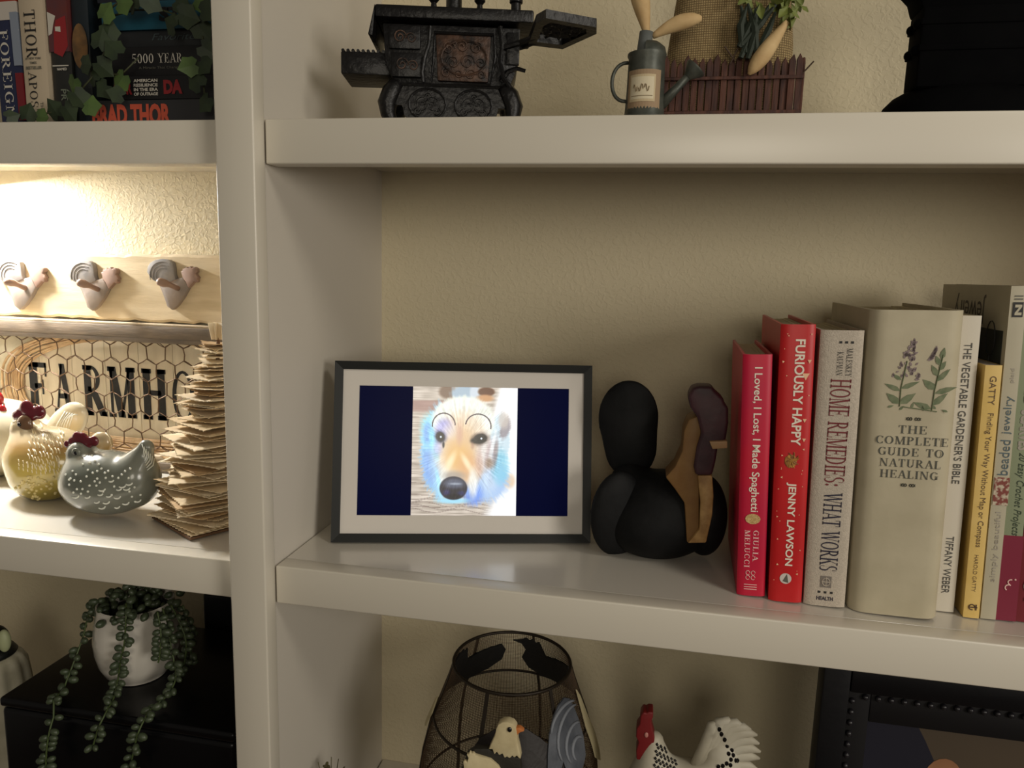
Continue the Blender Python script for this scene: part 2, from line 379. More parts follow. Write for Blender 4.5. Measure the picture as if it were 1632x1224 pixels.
# ------------------------------------------------------------------ digital photo frame with the dog picture
def build_photo_frame():
    t = thing('digital_photo_frame', 'black framed digital photo frame glowing with a golden dog picture', 'photo frame', (27, 66.5, 1.2), (-math.radians(11), 0, math.radians(14.35)))
    blk = mat('frame_black', (22, 24, 22), .45, spec=.3, bump=.04, bscale=400)
    W_, H_ = 274, 190; b = 8.5; dep = 14
    # four mitred rails
    prof = [(0, 0), (b, 2.2), (b, 5), (b, dep), (0, dep)]          # (inset, depth)
    corners = [(0, 0), (W_, 0), (W_, H_), (0, H_)]; sg = [(1, 1), (-1, 1), (-1, -1), (1, -1)]
    for i in range(4):
        j = (i+1) % 4; v = []
        for (c, s) in ((corners[i], sg[i]), (corners[j], sg[j])):
            v += [(c[0]+s[0]*a, d, c[1]+s[1]*a) for a, d in prof]
        n = 5; f = [tuple(range(n)), tuple(range(2*n-1, n-1, -1))]+[(k, (k+1) % n, (k+1) % n+n, k+n) for k in range(n)]
        MB().add(v, f).build('frame_rail', blk, t)
    x0, x1, z0, z1 = 25.5, 249.5, 27.5, 164.5
    mw = mat('mat_board', (212, 206, 198), .8, bump=.05, bscale=500)
    m = MB()
    for (a, c, d, e) in ((b, x0, b, H_-b), (x1, W_-b, b, H_-b), (x0, x1, b, z0), (x0, x1, z1, H_-b)):
        m.box(a, c, 4.6, 5.8, d, e)
    m.build('mat_board', mw, t)
    px0, px1 = x0+.252*(x1-x0), x0+.752*(x1-x0)
    dm = mat('display_navy', (3, 5, 32), .3, emit=.85, spec=.03)
    MB().box(x0-1, px0, 6.2, 8, z0-1, z1+1).build('display_bar', dm, t, label='dark navy display bar')
    MB().box(px1, x1+1, 6.2, 8, z0-1, z1+1).build('display_bar', dm, t, label='dark navy display bar')
    m = MB(); m.box(b, W_-b, 8, 13, b, H_-b); m.build('back_panel', blk, t)
    m = MB().prism([(W_*.5-30, 13, 120), (W_*.5+30, 13, 120), (W_*.5+38, 62, 9.5), (W_*.5-38, 62, 9.5)], (0, 2.5, .6)); m.build('easel_stand', blk, t)
    # the picture itself: colours painted on a fine grid by a function
    nu, nv = 190, 230
    u, v = np.meshgrid((np.arange(nu)+.5)/nu, (np.arange(nv)+.5)/nv)     # v down
    X = 82+u*884; Y = 38+v*1100
    rs = np.random.RandomState(3)
    def noise(sx, sy):
        g = rs.rand(int(1100/sy)+4, int(900/sx)+4); gx = u*(g.shape[1]-2); gy = v*(g.shape[0]-2)
        i = gx.astype(int); j = gy.astype(int); fx = gx-i; fy = gy-j
        fx = fx*fx*(3-2*fx); fy = fy*fy*(3-2*fy)
        return (g[j, i]*(1-fx)+g[j, i+1]*fx)*(1-fy)+(g[j+1, i]*(1-fx)+g[j+1, i+1]*fx)*fy
    img = np.zeros((nv, nu, 3))
    def C(*c): return np.array(c, float)
    img[:] = C(196, 184, 170)
    nn = noise(160, 9); img += (nn[..., None]-.5)*70
    n2 = noise(60, 30); img += (n2[..., None]-.5)*24
    def ss(x, a, b):
        t_ = np.clip((x-a)/(b-a), 0, 1); return t_*t_*(3-2*t_)
    def blend(c, m, al=1):
        m = np.clip(m*al, 0, 1)[..., None]; img[:] = img*(1-m)+C(*c)*m
    def E(cx, cy, rx, ry, soft=.2, rot=0, wob=0):
        a = math.radians(rot); x = X-cx; y = Y-cy; p = (x*math.cos(a)+y*math.sin(a))/rx; q = (-x*math.sin(a)+y*math.cos(a))/ry
        d = np.sqrt(p*p+q*q)
        if wob: d = d+wob*(FUR-.5)
        return 1-ss(d, 1-soft, 1+soft)
    ang = np.arctan2(Y-560, X-500); rad = np.hypot(X-500, Y-560)
    g = rs.rand(400); ai = (ang+math.pi)/(2*math.pi)*398; FUR = g[ai.astype(int)]*(1-(ai % 1))+g[ai.astype(int)+1]*(ai % 1)
    FUR = .6*FUR+.4*noise(14, 26)
    blend((150, 112, 104), (ss(Y, 148, 165)*(1-ss(Y, 235, 270)))*(1-ss(X, 330, 380)), .75)
    for yy, a_ in ((300, .4), (410, .5), (520, .3), (700, .35), (860, .5), (960, .4), (1060, .5)):
        blend((110, 92, 84), (np.abs(Y-yy-(X-80)*.05) < 4)*(X < 330), a_)
    for k in range(5): blend((120, 104, 98), (np.abs(Y-985-k*26-(X-80)*.03-18*np.sin(X/70+k)) < 4), .45)
    blend((120, 96, 78), E(370, 80, 70, 60, .3)); blend((165, 185, 200), E(520, 95, 120, 75, .25, wob=.3)); blend((205, 215, 225), E(600, 85, 40, 70, .3))
    blend((96, 58, 34), E(700, 75, 70, 40, .2)); blend((200, 150, 105), E(690, 130, 70, 30, .4))
    blend((255, 255, 255), ss(X-.25*np.abs(Y-300), 720, 780)*1.0)
    blend((255, 255, 255), ss(X+ .4*(Y-1000), 700, 830)*ss(Y, 800, 960))
    blend((225, 190, 150), E(915, 840, 40, 60, .5), .7)
    # head
    blend((150, 205, 240), E(345, 590, 190, 400, .12, wob=.3)); blend((126, 160, 230), E(255, 690, 80, 190, .4, wob=.4), .7); blend((196, 226, 240), E(300, 620, 60, 240, .6, wob=.5), .6)
    blend((150, 235, 250), E(225, 420, 75, 150, .4, wob=.3), .7); blend((110, 140, 225), E(215, 440, 40, 90, .5), .6)
    blend((205, 225, 235), E(820, 480, 85, 220, .15, wob=.25)); blend((150, 140, 145), E(865, 390, 40, 95, .3, 15, wob=.4), .85); blend((205, 195, 185), E(850, 320, 45, 70, .4, wob=.4), .8)
    blend((170, 200, 240), E(700, 820, 190, 200, .25, wob=.35)); blend((108, 148, 240), E(600, 960, 80, 85, .5, wob=.4), .8); blend((214, 228, 240), E(740, 790, 70, 150, .7, wob=.6), .6); blend((130, 205, 230), E(830, 720, 70, 140, .4, wob=.3), .7)
    blend((240, 244, 232), E(510, 330, 265, 215, .1, wob=.12)); blend((232, 214, 190), E(500, 560, 225, 320, .18, wob=.08))
    blend((214, 204, 205), E(680, 600, 90, 150, .4), .7); blend((196, 178, 178), E(725, 600, 28, 110, .5, 10), .7)
    blend((150, 128, 125), E(785, 600, 20, 120, .6, 5), .7); blend((238, 240, 240), E(755, 560, 14, 150, .6, 12), .8); blend((150, 125, 105), E(735, 690, 34, 45, .6), .8)
    blend((160, 160, 226), E(350, 400, 75, 85, .5), .8); blend((150, 225, 250), E(262, 520, 30, 130, .6, -14), .9); blend((190, 190, 225), E(300, 560, 40, 60, .6), .8)
    blend((224, 190, 146), E(485, 560, 130, 200, .5)); blend((228, 180, 106), E(475, 640, 100, 110, .6), .75); blend((236, 232, 226), E(690, 560, 22, 150, .7, 8), .7); blend((232, 226, 226), E(400, 420, 60, 60, .7), .5); blend((222, 170, 120), E(560, 740, 90, 120, .6), .75)
    blend((205, 160, 140), E(480, 440, 26, 90, .7), .6); blend((250, 232, 190), E(400, 690, 26, 90, .8, 25), .9); blend((252, 236, 196), E(545, 690, 22, 80, .8, -30), .85)
    blend((200, 165, 150), E(650, 700, 30, 110, .5), .5)
    blend((236, 236, 226), E(350, 850, 45, 120, .5), .8); blend((244, 244, 236), E(600, 860, 40, 120, .5), .85)
    blend((170, 230, 255), E(315, 880, 18, 130, .5, -12), .9); blend((165, 225, 250), E(430, 1012, 130, 24, .5), .95)
    blend((160, 150, 140), E(440, 800, 90, 40, .6), .7)
    # nose
    blend((38, 36, 48), E(435, 905, 116, 100, .06)); blend((96, 104, 124), E(440, 865, 85, 42, .5), .85); blend((176, 186, 200), E(450, 868, 48, 10, .6), .7)
    blend((44, 44, 110), E(380, 945, 34, 26, .6), .6); blend((40, 44, 110), E(500, 950, 30, 22, .6), .6); blend((14, 13, 20), E(440, 975, 70, 20, .5), .6)
    # eyes
    blend((70, 76, 110), E(318, 468, 50, 58, .4, -20), .6); blend((34, 36, 52), E(318, 468, 38, 46, .2, -20)); blend((30, 32, 40), E(345, 535, 9, 26, .5)); blend((8, 8, 12), E(320, 468, 28, 34, .2)); blend((225, 240, 250), E(322, 468, 8, 9, .4))
    blend((60, 44, 36), E(648, 482, 74, 52, .4, -14), .7); blend((24, 20, 18), E(655, 480, 56, 42, .2, -14)); blend((30, 24, 20), E(602, 498, 26, 20, .6)); blend((6, 5, 6), E(655, 480, 36, 32, .2)); blend((220, 230, 240), E(664, 478, 8, 9, .4))
    blend((170, 130, 110), E(590, 540, 14, 30, .6), .5)
    for cx, cy, rx, ry, rot in ((345, 370, 96, 106, -4), (636, 372, 108, 104, 10)):     # drawn arched eyebrows
        a = math.radians(rot); x = X-cx; y = Y-cy; p = (x*math.cos(a)+y*math.sin(a))/rx; q = (-x*math.sin(a)+y*math.cos(a))/ry
        dd = np.abs(np.hypot(p, q)-1)*((rx+ry)/2); blend((56, 40, 52), (1-ss(dd, 3, 7))*(q < .05), .95)
    img += (FUR[..., None]-.5)*60*(1-ss(np.hypot((X-510)/370, (Y-560)/470), .85, 1.0))[..., None]*ss(np.hypot((X-480)/200, (Y-640)/330), .4, 1.1)[..., None]
    img = np.clip(img, 0, 255)/255.0
    L = np.where(img <= .04045, img/12.92, ((img+.055)/1.055)**2.4)
    verts = []; faces = []
    for j in range(nv+1):
        for i in range(nu+1):
            verts.append((px0+(px1-px0)*i/nu, 6.4, z1-(z1-z0)*j/nv))
    for j in range(nv):
        for i in range(nu):
            a = j*(nu+1)+i; faces.append((a, a+nu+1, a+nu+2, a+1))
    me = bpy.data.meshes.new('picture'); me.from_pydata([tuple(c*MM for c in p) for p in verts], [], faces)
    at_ = me.color_attributes.new('paint', 'FLOAT_COLOR', 'CORNER')
    cc = np.ones((nv*nu, 4, 4)); cc[..., :3] = L.reshape(-1, 1, 3)
    at_.data.foreach_set('color', cc.ravel())
    pm = bpy.data.materials.new('lit_picture'); pm.use_nodes = True; nt = pm.node_tree; bs = nt.nodes['Principled BSDF']
    an = nt.nodes.new('ShaderNodeAttribute'); an.attribute_name = 'paint'; nt.links.new(an.outputs['Color'], bs.inputs['Emission Color'])
    bs.inputs['Base Color'].default_value = (.01, .01, .012, 1); bs.inputs['Roughness'].default_value = .25; bs.inputs['Emission Strength'].default_value = 1.05
    me.materials.append(pm); link('picture', me, t, 'lit picture of a golden dog with drawn arched eyebrows')
build_photo_frame()

# ------------------------------------------------------------------ carved rooster
def build_carved_rooster():
    t = thing('carved_rooster', 'black carved wooden rooster with maroon head and gold neck beside the photo frame', 'figurine', (365, 128, 0))
    blk = mat('carved_black', (20, 20, 21), .6, bump=.5, bscale=90, col2=(11, 12, 13), nscale=40, spec=.16)
    gold = mat('carved_gold_shaded', (120, 88, 44), .6, bump=.3, bscale=150, col2=(112, 78, 36), nscale=70)  # neck side: its shade is painted in as a darker gold
    gold_lit = mat('carved_gold_lit', (176, 140, 86), .6, bump=.3, bscale=150, col2=(140, 104, 56), nscale=90)  # same gold painted brighter, as the neck's lit front edge
    mar = mat('carved_maroon', (66, 32, 40), .55, bump=.3, bscale=120, col2=(50, 24, 32), nscale=60)
    tan = mat('carved_tan', (164, 132, 92), .6)
    body = smin([ell((368, 130, 44), (55, 40, 45)), ell((352, 126, 30), (48, 38, 31)), ell((330, 140, 60), (22, 22, 34))], 14)
    blob('body', body, (290, 70, -6), (445, 185, 105), 2.2, blk, t, zmin=.3)
    blob('body_side', ell((407, 132, 44), (22, 34, 42), .2), (378, 88, -4), (440, 180, 95), 2, blk, t, label='round black breast behind the gold neck')
    blob('wing', ell((321, 112, 44), (31, 12, 45), .5), (280, 80, -5), (360, 145, 95), 1.8, blk, t, zmin=2, label='flat round black wing')
    tail = smin([ell((325, 142, 138), (31, 8, 40)), ell((329, 142, 108), (27, 11, 34))], 8)
    blob('tail', tail, (285, 120, 70), (370, 165, 185), 1.8, blk, t, label='tall flat oval black tail')
    P = lambda X, Y, y: at(920+X/3.6, 580+Y/3.6, y)
    y = 88
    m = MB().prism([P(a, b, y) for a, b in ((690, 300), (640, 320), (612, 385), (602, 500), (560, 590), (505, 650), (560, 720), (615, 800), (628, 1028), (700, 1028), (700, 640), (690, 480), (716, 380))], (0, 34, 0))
    m.build('neck', gold, t, world=True, bevel=2, label='gold side of the neck, coloured as shaded')
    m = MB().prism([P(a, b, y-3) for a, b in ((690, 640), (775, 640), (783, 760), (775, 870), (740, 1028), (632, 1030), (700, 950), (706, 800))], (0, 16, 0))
    m.build('neck_front', gold_lit, t, world=True, bevel=1.5, label='gold front of the neck, coloured as lit')
    m = MB().prism([P(a, b, y-4) for a, b in ((636, 190), (660, 140), (700, 129), (775, 131), (795, 160), (838, 200), (848, 230), (868, 250), (868, 340), (852, 445), (806, 452), (806, 490), (795, 560), (775, 642), (680, 642), (668, 590), (686, 480), (712, 400), (690, 310), (650, 250))], (0, 26, 0))
    m.build('head', mar, t, world=True, bevel=3, bseg=3, label='maroon head and wattle')
    m = MB().prism([P(a, b, y-8) for a, b in ((758, 446), (862, 442), (862, 484), (776, 490))], (0, 14, 0))
    m.build('beak', tan, t, world=True, bevel=1, label='small tan beak')
build_carved_rooster()

# ------------------------------------------------------------------ books on the middle right shelf
page = mat('page_edges', (196, 184, 150), .8, bump=.5, bscale=500, stretch=(8, 1, 1))
def book(label, bl, t_, h, d, lean, yaw, cov, hard=True, bow=2.5, pw=2, board=2.4, pages=None, inset=3, group='books on the middle right shelf'):
    T = thing('book', label, 'book', (bl[0], bl[1], bl[2] if len(bl) > 2 else .3), (0, -math.radians(lean), -math.radians(yaw)), group)
    # cover: spine + two boards, U-shaped section
    n = 14; out = []; inn = []
    sp = board
    for i in range(n+1):
        a = .5-.5*math.cos(math.pi*i/n); out.append((t_*a, bow*abs(2*a-1)**pw))
    out = [(x, yy) for x, yy in out]
    inn = [(board+(t_-2*board)*a_, bow*abs(2*a_-1)**pw+sp) for a_ in [.5-.5*math.cos(math.pi*i/n) for i in range(n+1)]]
    sec = out+[(t_, d), (t_-board, d)]+inn[::-1]+[(board, d), (0, d)]
    # split into quads along the section
    v = []; f = []
    o2 = [(0, d)]+out+[(t_, d)]; i2 = [(board, d)]+inn+[(t_-board, d)]
    k = len(o2)
    for z in (0, h):
        v += [(x, yy, z) for x, yy in o2]+[(x, yy, z) for x, yy in i2]
    for i in range(k-1):
        f += [(i, i+1, 2*k+i+1, 2*k+i), (k+i+1, k+i, 3*k+i, 3*k+i+1), (i+1, i, k+i, k+i+1), (2*k+i, 2*k+i+1, 3*k+i+1, 3*k+i)]
    f += [(0, 2*k, 3*k, k), (k-1, 2*k-1, 4*k-1, 3*k-1)]
    MB().add(v, f).build('cover', cov, T, smooth='auto')
    ins = inset if hard else .3
    mb = MB(); n2 = 6; P = []
    for i in range(n2+1):
        a = i/n2; P.append((board+.2+(t_-2*board-.4)*a, bow+sp+1.0, ))
    sag = 1.2 if hard else 0
    top = [(board+.15+(t_-2*board-.3)*i/n2) for i in range(n2+1)]
    for i in range(n2):
        x0_, x1_ = top[i], top[i+1]
        mb.box(x0_, x1_, bow+sp+.6, d-ins, ins, h-ins-(sag*math.sin(math.pi*(i+.5)/n2)))
    mb.build('page_block', pages or page, T)
    T['h'] = h
    return T
def spine_text(T, items, name='lettering', lift=.35, bow=2.5):
    """items: (glyphs, material, x centre-left of line, z top, length, height) reading downwards"""
    for vf, m, x, z, L, H in items:
        mb = MB(); letters(mb, vf, (x, -lift, z), (0, 0, -1), (1, 0, 0), L, H); mb.build(name, m, T)
white = mat('print_white', (232, 222, 205), .6); black = mat('print_black', (30, 28, 28), .6)
pink_w = mat('print_pinkish', (236, 196, 190), .6)
dred = mat('print_darkred', (112, 34, 38), .6); navy = mat('print_navy', (34, 30, 52), .6)
grey = mat('print_grey', (92, 90, 80), .6)

def books():
    # 1 pink-red
    c1 = mat('cover_pinkred', (196, 14, 48), .42, col2=(182, 12, 60), nscale=12)
    T = book('narrow crimson book titled I Loved, I Lost, I Made Spaghetti', (432.7, 43), 24.5, 220, 150, 2.8, 3.0, c1, bow=2.4, pw=4)
    spine_text(T, [(bfont('I Loved, I Lost, I Made Spaghetti', .012), white, 8.0, 209, 130, 8.6),
                   (serif('GIULIA'), pink_w, 12.8, 62, 29, 4.6), (serif('MELUCCI'), pink_w, 5.6, 62, 35, 4.6)])
    m = MB(); polyflat(m, disc2(12, 72.5, 6.4, 4.8), (0, -.4, 0), (1, 0, 0), (0, 0, 1)); m.build('spine_emblem', mat('spaghetti', (214, 184, 128), .6, col2=(170, 132, 76), nscale=900), T)
    m = MB()
    for dx, dz in ((9, 22), (13.5, 22), (9, 17.5), (13.5, 17.5)):
        m.tube([(dx+1.7*math.cos(a*.7), -.4, dz+2*math.sin(a*.7)) for a in range(9)], .28, 4)
    for k in range(3): m.box(6, 17, -.5, -.3, 10.6-k*2.2, 11.2-k*2.2)
    m.build('spine_logo', pink_w, T)
    # 2 red
    c2 = mat('cover_red', (196, 20, 26), .4, col2=(182, 22, 24), nscale=14)
    T = book('bright red book titled Furiously Happy with pale confetti flecks', (459.5, 38), 28, 247.5, 165, 2.1, 3.2, c2, bow=2.6, pw=4)
    spine_text(T, [(bfont('FURIOUSLY HAPPY', .022), white, 12.2, 235, 92, 8.0), (bfont('JENNY LAWSON', .022), white, 10.4, 110, 76, 8.2)])
    m = MB(); rs = random.Random(4)
    for k in range(26):
        x = rs.choice([rs.uniform(3, 7), rs.uniform(22, 25.5)]); z = rs.uniform(6, 240); s_ = rs.uniform(.5, 1.2); a = rs.uniform(0, 6)
        polyflat(m, [(x+s_*math.cos(a+q), z+s_*math.sin(a+q)) for q in (0, 2.1, 4.2)], (0, -.15, 0), (1, 0, 0), (0, 0, 1))
    for x, z, s_ in ((21.6, 203, 3), (24, 216, 1.6), (22.5, 165, 1.6), (22.8, 148, 1.5)):
        polyflat(m, [(x-s_, z+s_), (x+s_, z+s_), (x, z-s_)], (0, -.3, 0), (1, 0, 0), (0, 0, 1))
    m.build('confetti', mat('confetti', (236, 190, 150), .5), T)
    m = MB()
    for k in range(9):
        a = k*.75; m.tube([(14+q*1.2*math.cos(a+q*.12), -.5, 130+q*1.5*math.sin(a+q*.12)) for q in range(6)], [1.2, 1, .8, .6, .45, .3], 5)
    m.ball((13, -.3, 129), (5, .5, 6)); m.build('spine_emblem', mat('raccoon_brown', (112, 62, 28), .6, col2=(190, 140, 60), nscale=300), T)
    m = MB(); polyflat(m, disc2(13.5, 22, 4.9, 4.9), (0, -.3, 0), (1, 0, 0), (0, 0, 1)); m.build('spine_logo', mat('logo_pale', (205, 196, 188), .6), T)
    m = MB(); polyflat(m, [(11, 19.5), (16, 18.1), (14.5, 26.3)], (0, -.5, 0), (1, 0, 0), (0, 0, 1)); m.build('logo_mountain', grey, T)
    # 3 grey-cream
    c3 = mat('cover_linen', (190, 178, 162), .7, bump=.5, bscale=900, col2=(176, 165, 150), nscale=500)
    T = book('grey-cream linen-look book titled Home Remedies: What Works', (489.5, 38), 34, 244, 165, 1.6, 3.4, c3, bow=2.5, pw=5)
    spine_text(T, [(serif('MALESKEY'), black, 21.2, 229, 24, 4.6), (serif('KAUFMAN'), black, 14.0, 226, 20, 4.6), (serif('HOME REMEDIES:', .03), dred, 10.2, 203, 93, 16)])
    m = MB(); letters(m, serif('WHAT WORKS', .02), (11, -.35, 104), (0, 0, -1), (1, 0, 0), 71, 14.5); m.build('lettering', navy, T); m = MB()
    letters(m, bfont('HEALTH', .03), (10.2, -.35, 5.5), (1, 0, 0), (0, 0, 1), 13.5, 3.6)
    m.build('lettering', navy, T)
    m = MB()
    for x, z in ((16, 234), (20.5, 234), (25, 234), (12, 13), (17, 13), (22, 13)):
        polyflat(m, [(x-1.1, z-1), (x+1.1, z-1), (x+1.1, z+1), (x-1.1, z+1)], (0, -.35, 0), (1, 0, 0), (0, 0, 1))
    m.build('spine_stars', black, T)
    m = MB(); m.box(12.5, 21.5, -.4, -.3, 17.5, 28); m.build('spine_logo', mat('logo_grey', (120, 112, 104), .6), T)
    m = MB(); m.tube([(17+3.2*math.cos(a), -.6, 22.7+3.6*math.sin(a)) for a in [k*.52 for k in range(12)]], .4, 4, closed=True); m.tube([(17, -.6, 18.5), (17, -.6, 27.1)], .4, 4); m.tube([(13.4, -.6, 22.7), (20.6, -.6, 22.7)], .4, 4); m.build('logo_mark', c3, T)
    # 4 big cream
    c4 = mat('cover_cream', (186, 176, 150), .6, bump=.1, bscale=200, col2=(176, 166, 140), nscale=30)
    T = book('widest cream book titled The Complete Guide to Natural Healing with a flower drawing', (526.5, 33.5), 70, 262.5, 185, 1.6, 4.0, c4, bow=9.0, board=2.6, pw=9)
    nav = mat('print_slate', (78, 78, 70), .6)
    m = MB()
    for s_, z, L in (('THE', 160.5, 21), ('COMPLETE', 151, 54), ('GUIDE TO', 141.4, 49), ('NATURAL', 131.8, 46), ('HEALING', 122.2, 44)):
        letters(m, serif(s_), (37.8, -.35, z), (1, 0, 0), (0, 0, 1), L, 6.8, 'c')
    def curl(z):
        for s_ in (-1, 1):
            m.tube([(37.8+s_*(1+k*.55), -.5, z+1.3*math.sin(k*.9)) for k in range(9)], .32, 4)
            m.tube([(37.8+s_*(1+k*.55), -.5, z-1.3*math.sin(k*.9)) for k in range(9)], .32, 4)
    curl(173); curl(116.5)
    m.build('lettering', nav, T)
    grn = mat('drawn_green', (122, 128, 98), .7, col2=(98, 110, 80), nscale=200); mv = mat('drawn_mauve', (144, 128, 126), .7, col2=(122, 106, 108), nscale=300)
    m = MB()
    def leaf(x, z, a, L, w_):
        c_, s_ = math.cos(math.radians(a)), math.sin(math.radians(a))
        pts = [(0, 0), (.3, .5), (.6, .45), (1, 0), (.6, -.4), (.3, -.5)]
        polyflat(m, [(x+p*L*c_-q*w_*s_, z+p*L*s_+q*w_*c_) for p, q in pts], (0, -.4, 0), (1, 0, 0), (0, 0, 1))
    bx, bz = 26.5, 183
    m.tube([(bx, -.4, bz), (bx, -.4, bz+15), (bx+3, -.4, bz+38)], .5, 4); m.tube([(bx+2, -.4, bz), (bx+28, -.4, bz-3)], .45, 4)
    for a, dz, L, w_ in ((140, 2, 14, 6), (40, 2, 15, 6), (155, 13, 14, 4), (25, 15, 15, 4), (145, 22, 9, 3)): leaf(bx, bz+dz, a, L, w_)
    sx = bx+24; m.tube([(sx, -.4, bz-3), (sx+1, -.4, bz+15), (sx+5, -.4, bz+44)], .5, 4)
    for a, dz, L, w_ in ((45, 2, 15, 5), (160, -1, 15, 5), (20, 12, 17, 4.5), (140, 15, 13, 6), (50, 22, 14, 4), (120, 26, 11, 4.5), (60, 31, 9, 4), (115, 35, 9, 4), (80, 40, 10, 4)): leaf(sx+dz*.1, bz+dz, a, L, w_)
    for k in range(6): leaf(bx-9+k*9, bz-1-(k % 2)*2, 20+k*28, 5, 2)
    m.build('flower_drawing', grn, T)
    m = MB(); rs = random.Random(2)
    for k in range(70):
        q = rs.random(); x = bx+3+rs.uniform(-9, 8)*(1.05-q)+q*4-(1-q)*1; z = bz+24+q*30
        leaf(x, z, rs.uniform(30, 150), rs.uniform(2.6, 4.2), rs.uniform(1.4, 2.2))
    for k in range(8): leaf(44+k*.8, 222+k*.9, 20+k*9, 6, 2.6)
    for k in range(5): leaf(36+k, 206+k*.6, k*30, 4, 2)
    m.build('flower_drawing', mv, T, label='mauve drawn flowers')
    # 5 white, red cover edge
    c5 = mat('cover_white', (206, 198, 182), .55)
    T = book('slim white book titled The Vegetable Gardener’s Bible', (600.4, 53), 16.5, 259.5, 190, 1.6, 4.4, c5, hard=False, bow=.6, board=.8)
    dk = mat('print_dark', (72, 70, 66), .6)
    spine_text(T, [(bfont("THE VEGETABLE GARDENER'S BIBLE", .008), dk, 5.4, 237, 121, 6.2), (bfont('TIFFANY WEBER', .004), dk, 5.4, 69, 52, 6)])
    m = MB().box(-.35, .9, .2, 2.2, 0.5, 170); m.build('cover_edge', mat('edge_red', (158, 66, 44), .6), T, label='thin red strip along the spine')
    # 6 yellow
    c6 = mat('cover_yellow', (214, 180, 100), .55, col2=(222, 190, 116), nscale=40)
    T = book('short pale yellow book titled Finding Your Way Without Map or Compass', (622.0, 45.3), 12.2, 220, 140, 2.0, 4.4, c6, hard=False, bow=.5, board=.5, pages=mat('pages_grey', (160, 150, 140), .8))
    br = mat('print_brown', (90, 68, 48), .6)
    spine_text(T, [(bfont('GATTY', .0), br, 4.0, 211, 24, 4.8), (bfont('Finding Your Way Without Map or Compass', 0), br, 3.4, 180, 116, 5.6)])
    spine_text(T, [(bfont('HAROLD GATTY', -.005), br, 4.5, 57, 33, 3)])
    m = MB(); m.tube([(6+2.4*math.cos(a*.5), -.4, 10+2.4*math.sin(a*.5)) for a in range(11)], .5, 4); m.box(4, 10, -.6, -.3, 9.4, 10.4); m.box(8.6, 9.6, -.6, -.3, 7.4, 12.6); m.build('spine_logo', br, T)
    # 7 pale craft book, upside down
    c7 = mat('cover_pale', (184, 176, 152), .5, col2=(176, 168, 146), nscale=20)
    T = book('tall pale book shelved upside down, titled Simply Beautiful Beaded Jewelry', (636.2, 46.5), 11.6, 285, 175, 2.0, 4.4, c7, hard=False, bow=.3, board=.5)
    wht = mat('print_offwhite', (158, 150, 138), .6); blu = mat('print_bluegrey', (82, 98, 104), .6)
    def up(s_, m_, x, z, L, H):   # upside-down volume: reads from the bottom upwards
        mb = MB(); letters(mb, bfont(s_, .0), (x, -.35, z), (0, 0, 1), (-1, 0, 0), L, H); mb.build('lettering', m_, T)
    up('simply beautiful', wht, 9.2, 34, 62, 5.4); up('beaded', blu, 10.0, 128, 30, 7.5); up('jewelry', blu, 10.0, 163, 32, 7.5); up('plaid', wht, 8.6, 206, 12, 3.6)
    m = MB().box(2.2, 9.6, -.5, -.2, 260, 272); m.build('spine_logo', black, T)
    m = MB(); letters(m, bfont('N', .05), (8.6, -.75, 261.5), (0, 0, 1), (-1, 0, 0), 8.5, 5); m.build('logo_letter', c7, T)
    m = MB().box(3, 9, -.4, -.2, 274, 275); m.box(3, 9, -.4, -.2, 276.4, 277.4); m.build('spine_lines', grey, T)
    m = MB(); rs = random.Random(8)
    m.box(.8, 12, -.35, -.2, 102, 126); m.build('spine_photo', mat('bead_photo', (128, 62, 52), .5, col2=(196, 182, 160), nscale=260, mixlo=.45, mixhi=.58), T)
    # its front cover faces left: title and dark photograph, upside down
    m = MB(); letters(m, bfont('Jewelry', .0), (-.15, 52, 277), (0, 1, 0), (0, 0, -1), 82, 26); m.build('cover_title', mat('print_script', (70, 62, 54), .6), T)
    m = MB().box(-.35, -.1, 8, 150, 190, 248); m.build('cover_photo', mat('cover_photo_dark', (30, 30, 30), .35, col2=(58, 66, 60), nscale=30), T)
    m = MB(); m.tube([(-.35, 34+10*math.cos(a*.42), 240+15*math.sin(a*.42)) for a in range(15)], .4, 6, closed=True); m.tube([(-.35, 34, 225), (-.35, 31, 196)], .4, 6); m.build('cover_loop', black, T)
    # 8 green & maroon crochet book
    c8 = mat('cover_sage', (134, 142, 112), .5)
    T = book('sage green and maroon book of twenty easy crochet projects', (648.6, 47.5), 14.2, 283, 175, 2.1, 4.4, c8, hard=False, bow=.4, board=.6)
    m = MB().box(-.3, 14.8, -.4, 60, 0, 76); m.build('cover_band', mat('cover_maroon', (124, 26, 52), .5), T, label='maroon lower third')
    def dn(s_, m_, x, z, L, H, sh=0, b_=0):
        mb = MB(); letters(mb, bfont(s_, b_, sh), (x, -.3, z), (0, 0, -1), (1, 0, 0), L, H); mb.build('lettering', m_, T)
    dn('CROCHETED', black, 5, 254, 66, 7.2, 0, .03); dn('SCARVES', wht, 4, 184, 34, 8.4, 0, .04)
    dn('20 Easy Crochet Projects', mat('print_green', (44, 58, 40), .6), 4, 148, 72, 7.4, .35)
    m = MB(); m.tube([(7+2.6*math.cos(a*.45+1), -.7, 30+2.6*math.sin(a*.45+1)) for a in range(8)], .55, 5); m.tube([(8.4+2.2*math.cos(-a*.45+4.4), -.7, 35+2.2*math.sin(-a*.45+4.4)) for a in range(8)], .5, 5); m.ball((11.5, -.6, 37.5), .8); m.build('spine_logo', pink_w, T)
    c9 = mat('cover_deepred', (112, 18, 32), .5)
    T = book('deep red book cut off by the right edge beside the crochet book', (664.0, 48), 22, 268, 175, 2.1, 4.4, c9, hard=False, bow=.5, board=.8)
    m = MB().box(-.2, 22.2, -.4, 50, 178, 268.3); m.build('cover_band', mat('cover_dusk', (84, 64, 62), .5), T)
